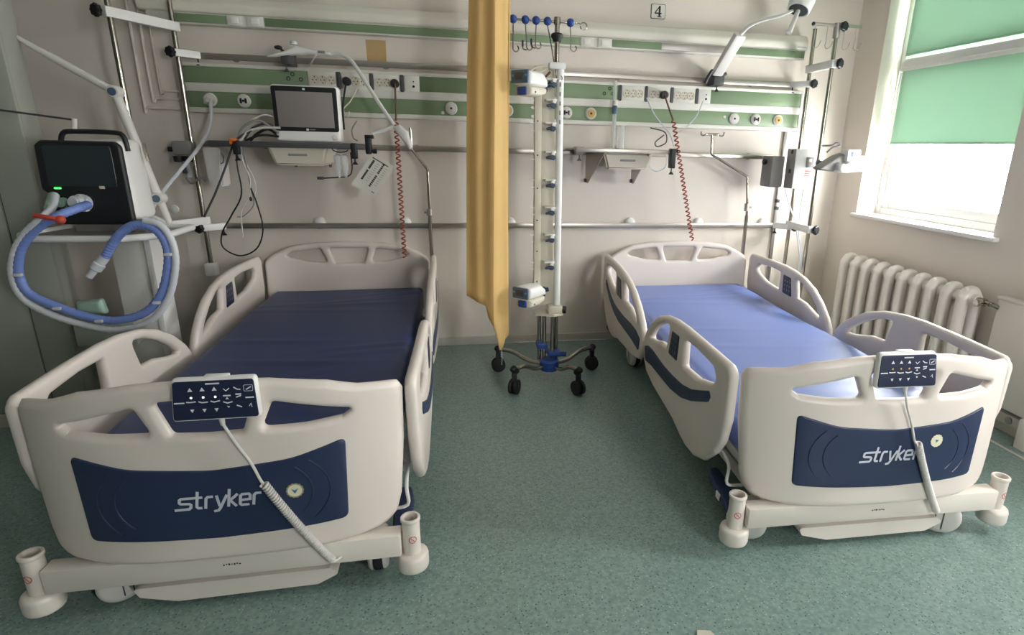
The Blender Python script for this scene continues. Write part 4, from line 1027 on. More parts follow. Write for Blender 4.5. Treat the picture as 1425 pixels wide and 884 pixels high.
    for px, hl, dx in ((714, .135, -.004), (731, .125, .004), (746, .115, -.006), (762, .26, .045), (794, .12, .0)):
        x = at(px, 22, Y=Y).x; z = a.z
        m = MB(); m.ball((x, Y, z), .020, 16); o = m.build('hook_ball', M_BKNOB, t)
        m = MB(); q = Vector((x, Y, z)); e = Vector((x + dx, Y - .02, z - hl))
        m.tube([q + Vector((0, 0, -.018)), q.lerp(e, .5), e] + [e + Vector((.014 - .014 * math.cos(k), -.006, -.014 * math.sin(k))) for k in np.linspace(.3, 4.2, 10)], .003, 6); m.build('bag_hook', M_CHR, o)
        if px in (731, 746):
            m = MB(); m.cyl(e + Vector((-.02, -.006, -.0)), e + Vector((-.02, -.006, .028)), .005, seg=10); m.tube([e + Vector((.0, -.006, -.014)), e + Vector((-.018, -.006, -.01)), e + Vector((-.02, -.006, .005))], .003, 6); m.build('hook_tip', M_BLACK, o)
infusion_rack()
def pump(name, loc, rz, label):
    t = thing(name, label, 'infusion pump', loc, rz, 'infusion pumps on the rack')
    B = lambda m, n, mt, p=None: m.build(n, mt, p or t, world=False)
    f = lambda a, b, h: Vector((h, a, b))
    m = MB(); m.slab(rpoly([(-.085, .055), (-.075, .118), (.04, .118), (.082, .085), (.085, .045), (-.07, .045)], .01), [], .105, .016, f, .01, .03); B(m, 'upper_shell', M_WHITE)
    m = MB(); m.slab(rpoly([(-.07, .0), (-.07, .05), (.08, .05), (.075, .014), (.02, .0)], .01), [], .098, .014, f, .01, .03); B(m, 'lower_shell', M_CREAM)
    m = MB(); m.box(-.05, .05, -.094, -.080, .056, .116, .005); fp = B(m, 'display_bezel', M_PUMPB)
    m = MB(); m.box(-.024, .024, -.0965, -.093, .070, .104, .002); B(m, 'display', M_DGREY, fp)
    for x in (-.038, .038):
        m = MB(); m.lathe((x, -.094, .090), (0, -1, 0), [(0, .006), (.003, .0055), (.003, .001)], 12); B(m, 'button', M_LCD, fp)
    m = MB(); m.box(-.026, .026, -.079, -.064, .004, .042, .006); B(m, 'syringe_door', M_BKNOB)
    m = MB(); m.lathe((.0495, -.03, .02), (1, 0, 0), [(0, .004), (.003, .004), (.003, .001)], 10); B(m, 'side_screw', M_BLACK)
    m = MB(); m.box(-.02, .02, .08, .12, .03, .085, .006); m.cyl((0, .1, .06), (.03, .13, .07), .012, seg=10); B(m, 'mount_clamp', M_DKNOB)
    return t
q = at(738, 408, Y=3.04); pump('infusion_pump', (q.x, 3.04, .475), -.75, 'white infusion pump low on the rack near its base plate')
q = at(740, 128, Y=3.04); pump('infusion_pump', (q.x - .005, 3.04, 1.54), -.75, 'white infusion pump at the top of the rack beside the curtain')
pts = [at(x, y, Y=3.07) for x, y in ((762, 95), (752, 99), (738, 100), (745, 94), (757, 91))]
loose('tape_strap', M_CREAM, pts, .005, 'cream strap lying over the top pump of the rack', 'strap')
pts = [at(x, y, Y=3.07) for x, y in ((766, 100), (760, 106), (752, 112), (744, 122), (752, 128), (762, 124))]
loose('brown_tube', M_BROWN, pts, .006, 'short brown tube beside the top pump of the rack', 'tube')
# ------------------------------------------------------------------ LEFT: CABINET, VENTILATOR
def cabinet():
    x0, x1, y0, y1 = -2.58, -1.748, 2.87, 2.99
    t = thing('tall_cabinet', 'tall shallow grey green cabinet at the left edge behind the ventilator', 'cabinet', ((x0 + x1) / 2, (y0 + y1) / 2, 0))
    bx(t, 'cabinet_body', M_CAB, x0, x1, y0 + .018, y1, .07, 2.30, bev=.004)
    bx(t, 'plinth', M_BASE, x0, x1, y0 + .004, y1, 0, .068, bev=.003)
    for a, b in ((x0, -1.888), (-1.882, x1)): bx(t, 'cabinet_door', M_CAB, a, b, y0, y0 + .018, .074, 2.30, bev=.004)
    bx(t, 'door_seam', M_SEAM, -1.889, -1.881, y0 + .008, y0 + .0175, .074, 2.30, bev=0)
cabinet()
def ventilator():
    Y = 2.78
    t = thing('ventilator', 'white ventilator with a large dark screen on a trolley at the left', 'ventilator', (-1.48, 2.88, .925))
    x0, x1, z0, z1 = -1.655, -1.352, .955, 1.298
    m = MB(); m.slab(rpoly([(x0 + .01, z0), (x0 + .02, z1 - .01), (x1 - .005, z1), (x1 + .01, z0 + .005)], .03), [], .17, .02, lambda a, b, h: Vector((a, Y + .105 - h, b)), .015, .04); m.build('body', M_WHITE, t)
    m = MB(); m.slab(rpoly([(x0 + .02, z0 - .005), (x0 + .012, z0 + .12), (x0 - .012, z0 + .135), (x0 - .004, z1 - .03), (x0 + .02, z1 - .012), (x1 - .02, z1 - .012), (x1, z1 - .03), (x1, z0 + .012), (x1 - .012, z0 - .005)], [.02, .02, .02, .02, .02, .02, .02, .015, .015]), [], .03, .01, lambda a, b, h: Vector((a, Y - h, b)), .012, .04); fr = m.build('front_panel', M_BLACK, t)
    m = MB(); m.slab(rpoly([(x0 + .02, z0 + .15), (x0 + .024, z1 - .03), (x1 - .035, z1 - .03), (x1 - .035, z0 + .15)], .01), [], .006, .003, lambda a, b, h: Vector((a, Y - .014 - h, b)), .012, .05); m.build('screen', M_SCR, fr)
    m = MB(); q = at(80, 262, Y=Y - .016); m.box(q.x - .012, q.x + .013, Y - .0185, Y - .014, q.z - .003, q.z + .003, .002); m.build('status_light', M_LED, fr)
    m = MB(); q = at(142, 261, Y=Y - .016); m.box(q.x - .010, q.x + .010, Y - .0175, Y - .014, q.z - .006, q.z + .006, .002); m.build('front_label', M_CREAM, fr)
    hz = z1 - .02
    m = MB(); m.tube([(x0 + .06, Y + .05, hz), (x0 + .075, Y + .05, hz + .035), (x0 + .11, Y + .05, hz + .043), (x1 - .05, Y + .05, hz + .043), (x1 - .012, Y + .05, hz + .03), (x1 - .004, Y + .05, hz - .03)], .010, 10, 5); m.build('carry_handle', M_BLACK, t)
    m = MB(); m.tube(catmull([(x1 + .008, Y + .16, z1 - .02), (x1 + .015, Y + .15, z1 - .06), (x1 + .02, Y + .15, z1 - .09)], 5), .008, 8); m.build('side_handle', M_CHR, t)
    c = at(120, 283, Y=Y - .02)
    m = MB(); m.lathe((c.x - .01, Y - .012, c.z), (-.2, -1, .15), [(0, .035), (.02, .036), (.022, .028), (.05, .027), (.052, .02), (.06, .02), (.06, .001)], 20)
    for k in range(4): m.box(c.x + .02 * math.cos(k * 1.57 + .5) - .018, c.x + .02 * math.cos(k * 1.57 + .5) + .0, Y - .045, Y - .02, c.z + .028 * math.sin(k * 1.57 + .5) - .008, c.z + .028 * math.sin(k * 1.57 + .5) + .008, .004)
    m.build('inspiratory_port', M_HOSEW, fr)
    c = at(82, 282, Y=Y - .03); m = MB(); m.lathe((c.x + .01, Y - .012, c.z + .0), (0, -1, 0), [(0, .02), (.03, .018), (.03, .001)], 16); m.cyl((c.x + .01, Y - .035, c.z), (c.x - .025, Y - .045, c.z + .004), .012, seg=12); m.build('expiratory_port', M_PACK, fr)
    # trolley: a thing of its own
    t = thing('ventilator_trolley', 'white trolley with a tray top carrying the ventilator', 'trolley', (-1.47, 2.86, 0))
    zt = at(130, 333, Y=2.61).z + .004
    sx0, sx1 = -1.80, -1.24
    out = rpoly([(-1.66, 2.62), (-1.34, 2.61), (-1.21, 2.71), (-1.21, 2.97), (-1.70, 2.97), (-1.73, 2.84), (-1.75, 2.72)], .03)
    m = MB(); m.prism(out, lambda a, b, h: Vector((a, b, h)), zt - .018, zt - .006); m.build('tray', M_GREY, t)
    m = MB(); m.tube([(*p, zt - .004) for p in out], .014, 10, 0, True); m.build('tray_rim', M_WHITE, t)
    bx(t, 'machine_base', M_GREY, -1.62, -1.35, 2.84, 2.96, zt - .01, .953, bev=.006)
    m = MB(); m.box(-1.50, -1.36, 2.83, 2.94, .12, zt - .01, .01); c_ = m.build('trolley_column', M_GREYW, t)
    bx(c_, 'column_edge', M_WHITE, -1.362, -1.335, 2.82, 2.95, .12, zt - .01, bev=.004)
    m = MB()
    bar_between(m, (-1.62, 2.72, .10), (-1.25, 3.02, .10), .06, .045, .02, .01); bar_between(m, (-1.62, 3.02, .10), (-1.25, 2.72, .10), .06, .045, .02, .01); m.build('trolley_base', M_GREYW, t)
    for x, y in ((-1.63, 2.71), (-1.24, 3.03), (-1.63, 3.03), (-1.24, 2.71)):
        m = MB(); m.lathe((x - .02, y, .042), (1, 0, 0), [(0, .03), (.002, .04), (.038, .04), (.04, .03), (.04, .001)], 20); m.box(x - .015, x + .015, y - .015, y + .015, .05, .09, .004); m.build('trolley_caster', M_RUB, t)
    m = MB(); bx(t, 'lower_basket', M_CAB, -1.66, -1.42, 2.745, 2.83, .42, .53, bev=.01)
    a = at(118, 432, Y=2.74); m = MB(); m.slab(rpoly([(a.x - .06, a.z - .03), (a.x - .05, a.z + .03), (a.x + .05, a.z + .04), (a.x + .06, a.z - .03)], .01), [], .05, .02, lambda p, q, h: Vector((p, 2.79 + h, q)), .01, .03)
    o = m.build('plastic_packet', M_PACK); tag(o, 'green plastic packet in the basket of the ventilator trolley', 'packet')
ventilator()
def hose():
    Y = 2.57
    t = thing('breathing_hose', 'blue and white breathing hose looped in front of the ventilator', 'hose', at(130, 455, Y=Y))
    px = [(122, 285), (105, 291), (75, 303), (47, 322), (29, 348), (26, 380), (40, 408), (80, 427), (122, 441), (160, 446), (200, 436), (224, 410), (234, 370), (231, 340), (215, 319), (188, 313), (168, 325), (155, 342), (146, 358)]
    P = [at(x, y, Y=Y + (.16 if i < 1 else .06 if i < 2 else 0)) for i, (x, y) in enumerate(px)]
    path = catmull(P, 14); n = len(path)
    m = MB(); m.tube(path, .0165, 12, rs=lambda s: .0165 + .0012 * math.sin(s * n * 2.1)); m.build('blue_hose', M_BLUE, t)
    px2 = [(76, 272), (73, 288), (60, 302), (35, 325), (20, 352), (17, 383), (32, 415), (72, 438), (120, 453), (162, 459), (208, 447), (234, 416), (244, 372), (240, 338), (224, 314), (200, 306)]
    P = [at(x, y, Y=Y - .004 + (.14 if i < 1 else .06 if i < 2 else 0)) for i, (x, y) in enumerate(px2)]
    path = catmull(P, 14); n2 = len(path)
    m = MB(); m.tube(path, .0135, 12, rs=lambda s: .0135 + .0009 * math.sin(s * n2 * 2.1)); m.build('white_hose', M_HOSEW, t)
    m = MB(); e = at(146, 358, Y=Y); f = at(131, 377, Y=Y - .01); m.lathe(e, f - e, [(0, .018), (.03, .018), (.034, .022), (.06, .021), (.065, .013), (.10, .012), (.10, .001)], 18); m.build('patient_connector', M_HOSEW, t)
    g = at(75, 273, Y=Y + .15); h = at(69, 290, Y=Y + .05); m = MB(); m.cyl(g, h, .019, .017, 14); m.build('hose_cuff', M_PACK, t)
    a, b, c = at(48, 300, Y=Y - .02), at(68, 303, Y=Y - .03), at(84, 306, Y=Y - .02)
    m = MB(); m.tube([a, b, c], .009, 8, 5); m.ball(c, .017); m.build('red_clip', M_CLIPR, t)
    for k in (70, 98, 118, 150, 176):
        q = catmull([at(x, y, Y=Y - .012) for x, y in px], 14)[k]; m = MB(); m.box(q.x - .014, q.x + .014, q.y - .014, q.y + .002, q.z - .012, q.z + .0, .003); m.build('hose_clip', M_HOSEW, t)
hose()
def support_arm():
    Y = 2.98
    t = thing('hose_support_arm', 'jointed white hose support arm rising beside the ventilator', 'support arm', at(226, 305, Y=Y))
    a, b, c, d = at(-12, 30, Y=Y), at(160, 128, Y=Y), at(221, 276, Y=Y), at(236, 312, Y=Y)
    m = MB(); m.tube([a, at(40, 62, Y=Y), at(80, 84, Y=Y), b], .012, 10, 0, rs=lambda s: .005 + .011 * min(1, s * 1.8)); m.build('upper_arm', M_GREYW, t)
    m = MB(); m.cyl(b, c, .019, .018, 16); m.build('lower_arm', M_GREYW, t)
    m = MB(); m.cyl(c, d, .018, .014, 14); m.build('arm_base', M_GREYW, t)
    for q in (b, c):
        m = MB(); m.lathe(q + Vector((0, .025, 0)), (0, -1, 0), [(0, .026), (.044, .026), (.05, .022), (.05, .001)], 22); j = m.build('joint', M_GREYW, t)
        m = MB(); m.lathe(q + Vector((0, -.024, 0)), (0, -1, 0), [(0, .017), (.004, .016), (.005, .001)], 18); m.build('joint_cap', M_PUMPB, j)
    m = MB(); bar_between(m, at(205, 300, Y=Y) + Vector((0, -.01, 0)), at(245, 316, Y=Y), .02, .03, .01); m.build('mount_bracket', M_WHITE, t)
    a, b = at(-8, 152, Y=2.84), at(104, 167, Y=2.84)
    t = thing('thin_rod', 'thin dark rod reaching left from the top of the ventilator', 'rod', at(104, 187, Y=2.84))
    pipe(t, 'rod', M_DGREY, [a, b], .004, 0); pipe(t, 'rod_holder', M_GREYW, [b + Vector((0, 0, .006)), at(103, 187, Y=2.84)], .010, 0, 10)
support_arm()
loose('oxygen_hose', M_HOSEW, [at(x, y, Y=YY) for x, y, YY in ((293, 141, 3.71), (294, 160, 3.66), (291, 180, 3.6), (277, 205, 3.5), (250, 238, 3.4), (232, 260, 3.35), (215, 285, 3.25), (190, 340, 3.2), (190, 380, 3.15), (205, 402, 3.15), (228, 404, 3.2))], .009, 'white gas hose plugged into the left outlet and drooping to the ventilator', 'hose')
m = MB(); p = at(293, 140, Y=3.73); m.lathe((p.x, 3.735, p.z), (0, -1, 0), [(0, .016), (.03, .015), (.035, .010), (.05, .010), (.05, .001)], 16); m.cyl((p.x - .03, 3.72, p.z - .012), (p.x, 3.715, p.z - .004), .007, seg=10); tag(m.build('gas_plug', M_GREYW), 'pale gas plug pushed into the leftmost outlet of the panel', 'plug')
for pts, mt, r, lab in ((((182, 335), (186, 370), (200, 392), (222, 392)), M_HOSEW, .006, 'white tube looped behind the ventilator column'), (((196, 330), (197, 360), (192, 385), (196, 400), (215, 440)), M_BLACK, .005, 'black power cable dropping behind the ventilator column')):
    loose('loose_tube', mt, [at(x, y, Y=3.1) for x, y in pts], r, lab, 'cable')
p = at(210, 487, Y=YW)
t = thing('wall_outlet', 'black plug in a low wall socket seen through the left rail', 'socket', (p.x, YW, p.z - .05))
bx(t, 'outlet_plate', M_GREYW, p.x - .05, p.x + .05, YW - .01, YW, p.z - .045, p.z + .045, bev=.004); bx(t, 'plug', M_BLACK, p.x - .028, p.x + .028, YW - .05, YW - .008, p.z - .03, p.z + .03, bev=.008)

# suction unit and container on the left of the middle rail
p = at(262, 222, Y=3.66)
t = thing('suction_regulator', 'grey suction regulator with black knobs behind the left chrome pole', 'regulator', (p.x, 3.7, 1.08))
c = at(252, 208, Y=3.68); bx(t, 'regulator_body', M_GREY, c.x - .04, c.x + .06, 3.66, 3.74, c.z - .03, c.z + .045, bev=.012)
m = MB(); m.cyl((c.x - .04, 3.68, c.z + .0), (c.x - .062, 3.68, c.z + .0), .014, seg=12); m.build('side_knob', M_BLACK, t)
m = MB()
for dx in (-.02, .03): m.lathe((c.x + dx, 3.68, c.z - .035), (0, 0, -1), [(0, .026), (.03, .024), (.034, .001)], 14)
m.build('valve_knob', M_BLACK, t)
m = MB(); m.cyl((c.x + .01, 3.69, c.z - .06), (c.x + .02, 3.69, c.z - .15), .022, .018, 16); m.build('glass_jar', M_CLEAR, t)
bx(t, 'lower_block', M_DGREY, c.x - .01, c.x + .02, 3.67, 3.71, c.z - .13, c.z - .09, bev=.005)
m = MB(); m.tube([(c.x + .0, 3.68, c.z - .15), (c.x + .03, 3.67, c.z - .18), (c.x + .08, 3.67, c.z - .15), (c.x + .1, 3.68, c.z - .17)], .007, 8, 5); m.build('suction_tube', M_GREY, t)
a, b = at(281, 205, Y=3.62), at(304, 260, Y=3.62)
t = thing('waste_container', 'grey white tapered container hanging under the middle rail at left', 'container', ((a.x + b.x) / 2, 3.68, b.z))
m = MB(); vs = []; x0, x1 = a.x, at(306, 205, Y=3.62).x
for z, s in ((a.z, 1), (b.z, .80)):
    xc = (x0 + x1) / 2; hw = (x1 - x0) / 2 * s
    vs += [(xc - hw, 3.61, z), (xc + hw, 3.61, z), (xc + hw, 3.73, z), (xc - hw, 3.73, z)]
b_ = bmesh.new(); V_ = [b_.verts.new(v) for v in vs]
for f in ((3, 2, 1, 0), (4, 5, 6, 7), (0, 1, 5, 4), (1, 2, 6, 5), (2, 3, 7, 6), (3, 0, 4, 7)): b_.faces.new([V_[i] for i in f])
bmesh.ops.recalc_face_normals(b_, faces=b_.faces[:]); bmesh.ops.bevel(b_, geom=b_.edges[:], offset=.008, segments=2, affect='EDGES'); m.bm(b_); m.build('container_body', M_GREYW, t)
pipe(t, 'wire_handle', M_CHR, [(x1 + .002, 3.62, a.z - .03), (x1 + .012, 3.615, a.z - .045), (x1 + .008, 3.615, a.z - .075), (x1 - .006, 3.615, a.z - .085)], .003)
# ------------------------------------------------------------------ MONITOR AND SHELVES
def tray_box(t, name, x0, x1, y0, y1, z0, z1, mt, tz=.03):
    b_ = bmesh.new(); V_ = []
    for z, s in ((z1, 0), (z0, tz)): V_ += [b_.verts.new(v) for v in ((x0 + s, y0 + s * .3, z), (x1 - s, y0 + s * .3, z), (x1 - s, y1, z), (x0 + s, y1, z))]
    for f in ((3, 2, 1, 0), (4, 5, 6, 7), (0, 1, 5, 4), (1, 2, 6, 5), (2, 3, 7, 6), (3, 0, 4, 7)): b_.faces.new([V_[i] for i in f])
    bmesh.ops.recalc_face_normals(b_, faces=b_.faces[:]); bmesh.ops.bevel(b_, geom=b_.edges[:], offset=.012, segments=3, affect='EDGES')
    m = MB(); m.bm(b_); o = m.build(name, mt, t)
    xc = (x0 + x1) / 2; zc = (z0 + z1) / 2 + .005
    m = MB(); m.box(xc - .05, xc + .045, y0 + .002, y0 + .014, zc - .006, zc + .006, .002); m.build('drawer_slot', M_GREY, o)
    return o
t = thing('monitor_shelf', 'steel wall shelf carrying the patient monitor, cream drawer below', 'shelf', (-.87, 3.6, 1.17))
bx(t, 'shelf_plate', M_ALU, -1.245, -.50, 3.38, 3.755, 1.283, 1.2975, bev=.003)
bx(t, 'shelf_edge', M_DGREY, -1.25, -.495, 3.372, 3.384, 1.270, 1.2965, bev=.003)
tray_box(t, 'drawer', -.985, -.685, 3.41, 3.7, 1.178, 1.280, M_CREAM)
for x in (-.93, -.74):
    m = MB(); m.prism([(3.45, 1.283), (3.755, 1.283), (3.755, 1.16), (3.72, 1.16)], lambda a, b, h, x=x: Vector((x + h, a, b)), -.003, .003); m.build('bracket', M_DGREY, t)
for x, dz in ((-1.12, 0), (-.545, -.01)):
    m = MB(); m.box(x - .015, x + .015, 3.365, 3.40, 1.23 + dz, 1.30, .004); t_handle(m, (x, 3.38, 1.235 + dz)); m.build('shelf_clamp', M_BLACK, t)
def monitor():
    Y = 3.42; t = thing('patient_monitor', 'white patient monitor with a black bezel standing on the left shelf', 'monitor', (-.775, 3.48, 1.2985))
    x0, x1, z0, z1 = -.945, -.606, 1.2985, 1.584
    m = MB(); m.slab(rpoly([(x0 + .004, z0), (x0, z1), (x1, z1), (x1 - .004, z0)], .022), [], .09, .016, lambda a, b, h: Vector((a, Y + .045 - h, b)), .012, .04); b_ = m.build('monitor_housing', M_WHITE, t)
    m = MB(); m.slab(rpoly([(x0 + .012, z0 + .055), (x0 + .010, z1 - .010), (x1 - .010, z1 - .010), (x1 - .012, z0 + .055)], .014), [], .008, .003, lambda a, b, h: Vector((a, Y - .001 - h, b)), .012, .05); z_ = m.build('bezel', M_BLACK, t)
    m = MB(); m.box(x0 + .032, x1 - .032, Y - .0065, Y - .003, z0 + .075, z1 - .035, .001); m.build('screen', M_SCRM, z_)
    for x, z, w in ((-.775, z1 - .022, .006), (-.775, z0 + .0645, .006)):
        m = MB(); m.box(x - w, x + w, Y - .0066, Y - .004, z - .005, z + .005, .001); m.build('bezel_mark', M_INK, z_)
    m = MB(); m.ribbon([(-.765, z0 + .0645), (-.735, z0 + .0645)], .004, on_wall(Y - .006)); m.build('bezel_mark', M_GREY, z_)
    m = MB(); m.lathe((x1 - .035, Y - .0, z0 + .028), (0, -1, 0), [(0, .014), (.006, .0135), (.009, .011), (.009, .001)], 20); m.build('dial_knob', M_GREYW, t)
    m = MB(); m.box(-.86, -.69, Y + .05, Y + .20, z0, z0 + .20, .02); m.build('monitor_back', M_GREYW, t)
monitor()
t = thing('side_shelf', 'steel wall shelf on the right with a cream drawer and no monitor', 'shelf', (.98, 3.62, 1.10))
bx(t, 'shelf_plate', M_RAIL, .67, 1.25, 3.42, 3.755, 1.293, 1.305, bev=.002)
bx(t, 'shelf_edge', M_RAIL, .67, 1.25, 3.414, 3.422, 1.281, 1.305, bev=.002)
tray_box(t, 'drawer', .845, 1.155, 3.475, 3.7, 1.186, 1.282, M_CREAM)
for x in (.80, 1.105):
    m = MB(); m.prism([(3.44, 1.292), (3.755, 1.292), (3.755, 1.09), (3.715, 1.09)], lambda a, b, h, x=x: Vector((x + h + (3.755 - a) * (.16 if x < 1 else .06), a, b)), -.003, .003); o = m.build('bracket', M_RAIL, t)
    m = MB(); m.cyl((x - .012, 3.74, 1.105), (x + .012, 3.74, 1.105), .012, seg=12); m.build('bracket_foot', M_DGREY, o)
for x, y in ((.74, 3.68),):
    m = MB(); m.box(x - .025, x + .025, 3.66, 3.755, 1.262, 1.312, .004); t_handle(m, (x, 3.68, 1.262)); m.build('shelf_clamp', M_ALU, t)
m = MB(); x = 1.252; m.box(x - .016, x + .016, 3.39, 3.44, 1.20, 1.314, .006); t_handle(m, (x - .002, 3.41, 1.20)); m.cyl((x + .014, 3.41, 1.30), (x + .03, 3.41, 1.30), .01, seg=10); tag(m.build('table_clamp', M_BLACK), 'black screw clamp on the right end of the side shelf', 'clamp')
m = MB(); x = -.475; m.box(x - .016, x + .016, 3.40, 3.44, 1.245, 1.34, .006); m.box(x - .016, x + .03, 3.40, 3.43, 1.325, 1.345, .005); m.cyl((x + .01, 3.42, 1.26), (x + .04, 3.42, 1.26), .012, seg=10); tag(m.build('card_clamp', M_BLACK), 'black clamp at the right end of the monitor shelf holding a card', 'clamp')
# checklist card
def card():
    Y = 3.41; c = [at(x, y, Y=Y) for x, y in ((518, 213), (549, 232), (521, 277), (489, 256))]
    t = thing('checklist_card', 'tilted white checklist card with black lines hanging below the shelf', 'card', c[2])
    m = MB(); m.prism([(p.x, p.z) for p in c], on_wall(Y), 0, .003); o = m.build('card_sheet', M_PAPER, t)
    U = c[1] - c[0]; V = c[3] - c[0]; f = lambda u, v: (c[0].x + U.x * u + V.x * v, c[0].z + U.z * u + V.z * v); g = on_wall(Y - .0034)
    m = MB()
    m.ribbon([f(.1, .09), f(.8, .09)], .005, g)
    for u, a, b in ((.22, .14, .75), (.62, .10, .82)):
        n = 14
        for k in range(n):
            v = a + (b - a) * k / n
            if k != 6: m.ribbon([f(u, v), f(u, v + .04)], .0105, g)
    for u0 in (.36, .74):
        for k in range(9): m.ribbon([f(u0, .18 + k * .065), f(u0 + .12, .18 + k * .065)], .0014, g)
    m.ribbon([f(.80, .90), f(.92, .90)], .004, g)
    m.build('card_print', M_PINK, o)
card()
# clear plastic breathing mask bag
c = at(474, 213, Y=3.40)
t = thing('clear_plastic_bag', 'clear plastic bag hanging under the monitor shelf', 'bag', (c.x, 3.40, c.z - .12))
for dx in (-.018, .018):
    m = MB(); m.lathe((c.x + dx, 3.40, c.z - .005), (0, 0, -1), [(0, .006), (.01, .020), (.05, .019), (.10, .010), (.125, .005), (.125, .001)], 16); m.build('bag_lobe', M_CLEAR, t)
pipe(t, 'bag_hanger', M_CHR, [(c.x - .045, 3.4, c.z + .035), (c.x - .035, 3.4, c.z + .012), (c.x, 3.4, c.z + .004), (c.x + .035, 3.4, c.z + .012), (c.x + .042, 3.4, c.z + .035)], .003)
loose('sensor_cable', M_BLACK, [at(x, y, Y=3.42) for x, y in ((488, 212), (490, 235), (485, 245), (470, 247), (450, 248))], .0035, 'short black sensor cable below the clear plastic bag', 'cable')
m = MB(); p = at(447, 248, Y=3.42); m.box(p.x - .02, p.x + .014, 3.41, 3.43, p.z - .008, p.z + .008, .004); tag(m.build('sensor_clip', M_DGREY), 'dark finger sensor clip at the end of a short cable', 'sensor')
# cables round the monitor
G = 'monitor cables left of the monitor'
for pts, mt, r, lab, dy in (
    (((352, 180), (335, 190), (325, 200), (314, 232), (300, 268), (284, 302)), M_DGREY, .0055, 'thick grey cable slanting from the orange clip to the chrome pole', 0),
    (((328, 200), (330, 230), (336, 270), (322, 300), (309, 325), (311, 345), (335, 356), (358, 345), (366, 318), (358, 285), (349, 262)), M_BLACK, .004, 'thin black cable hanging in a long loop below the orange clip', .0),
    (((334, 200), (338, 225), (348, 250), (346, 275), (336, 295), (338, 330)), M_GREYW, .003, 'thin pale cable hanging beside the black looped cable', .02),
    (((338, 204), (345, 240), (350, 265), (353, 285), (340, 300), (330, 302)), M_GREY, .003, 'thin grey lead hanging below the orange clip with a dark bead', .03),
    (((390, 178), (365, 178), (345, 183), (335, 196)), M_GREYW, .006, 'white cable arching from the monitor to the orange clip', .0),
    (((388, 185), (360, 168), (338, 178), (330, 196)), M_GREY, .006, 'grey cable arching over the others to the orange clip', .01),
    (((388, 190), (365, 188), (350, 192), (338, 198)), M_BLACK, .006, 'black cable lying on the shelf left of the monitor', -.005),
    (((392, 168), (368, 160), (346, 172), (336, 192)), M_GREYW, .005, 'pale cable making the highest arch left of the monitor', .035),
    (((390, 192), (374, 180), (358, 186), (348, 196)), M_BLACK, .007, 'black cable in a low arch beside the monitor base', .03),
    (((336, 202), (342, 226), (352, 246), (356, 262), (352, 282)), M_GREYW, .003, 'pale lead hanging nearest the loop of the black cable', .04),
    (((386, 182), (372, 172), (352, 178), (340, 194)), M_DGREY, .006, 'dark grey cable between the white and grey arching cables', .025)):
    loose('monitor_cable', mt, [at(x, y, Y=3.40 + dy) for x, y in pts], r, lab, 'cable', G)
c = at(325, 197, Y=3.385); m = MB(); m.box(c.x - .016, c.x + .018, 3.365, 3.405, c.z - .014, c.z + .016, .005); m.box(c.x - .004, c.x + .004, 3.37, 3.40, c.z - .035, c.z - .01, .002); tag(m.build('cable_clip', M_ORANGE), 'orange cable clip on the left end of the monitor shelf', 'clip')
m = MB(); p = at(349, 277, Y=3.43); m.ball(p, .009, 12, (.8, .8, 1.4)); tag(m.build('cable_bead', M_BLACK), 'small black bead on the hanging monitor leads', 'bead')
# ------------------------------------------------------------------ PLUGS, COIL CORDS
def coil(name, px0, px1, px2, label, Y0=3.71, Y1=3.66, turns=27):
    a = at(*px0, Y=Y0); b = at(*px1, Y=Y1); c = at(*px2, Y=Y1)
    t = thing(name, label, 'coiled cord', c, 0, 'red coiled cords hanging from the panel')
    m = MB(); m.lathe(a + Vector((0, .03, 0)), (0, -1, 0), [(0, .024), (.03, .024), (.036, .02), (.037, .001)], 20); m.build('plug', M_BLACK, t)
    pipe(t, 'straight_cable', M_BROWN, [a + Vector((0, -.005, 0)), a + Vector((.004, -.02, -.03)), b], .0055)
    m = MB(); m.tube(helix(b, c, .0115, turns, 12), .0042, 6); m.build('red_coil', M_RED, t)
coil('coiled_cord', (549, 116), (551, 168), (563, 358), 'red coiled cord hanging at the left beside the checklist card')
coil('coiled_cord', (925, 132), (937, 168), (963, 334), 'red coiled cord hanging at the right past the side shelf')
p = at(482, 113, Y=3.71); t = thing('power_plug', 'black power plug with cable in the sockets above the monitor', 'plug', p)
m = MB(); m.lathe(p + Vector((0, .03, 0)), (0, -1, 0), [(0, .023), (.03, .023), (.036, .019), (.037, .001)], 20); m.build('plug_body', M_BLACK, t)
pipe(t, 'plug_cable', M_BLACK, [p, p + Vector((-.004, -.02, -.03)), at(477, 150, Y=3.66), at(479, 180, Y=3.6)], .005)
G = 'pale cables hanging from the wall panel'
for pts, mt, lab in ((((497, 122), (488, 140), (478, 152), (483, 163), (486, 155)), M_CREAM, 'cream cable curling below the sockets right of the monitor'),
                     (((497, 168), (490, 180), (492, 192), (498, 196)), M_GREY, 'grey cable curving up right of the monitor'),
                     (((900, 136), (910, 158), (922, 174), (932, 186), (938, 204)), M_HOSEW, 'white cable running from the right sockets to the side shelf clamp'),
                     (((979, 140), (970, 160), (957, 175), (945, 184)), M_HOSEW, 'white cable hanging from the rightmost socket plate'),
                     (((905, 178), (925, 184), (927, 198), (915, 204), (912, 198), (924, 188)), M_DGREY, 'dark cable looped above the side shelf')):
    loose('panel_cable', mt, [at(x, y, Y=3.68) for x, y in pts], .004, lab, 'cable', G)
loose('clear_tube', M_CLEAR, [at(x, y, Y=3.55) for x, y in ((906, 212), (900, 228), (912, 238), (926, 232), (929, 214))], .005, 'clear plastic tube looped under the side shelf', 'tube')
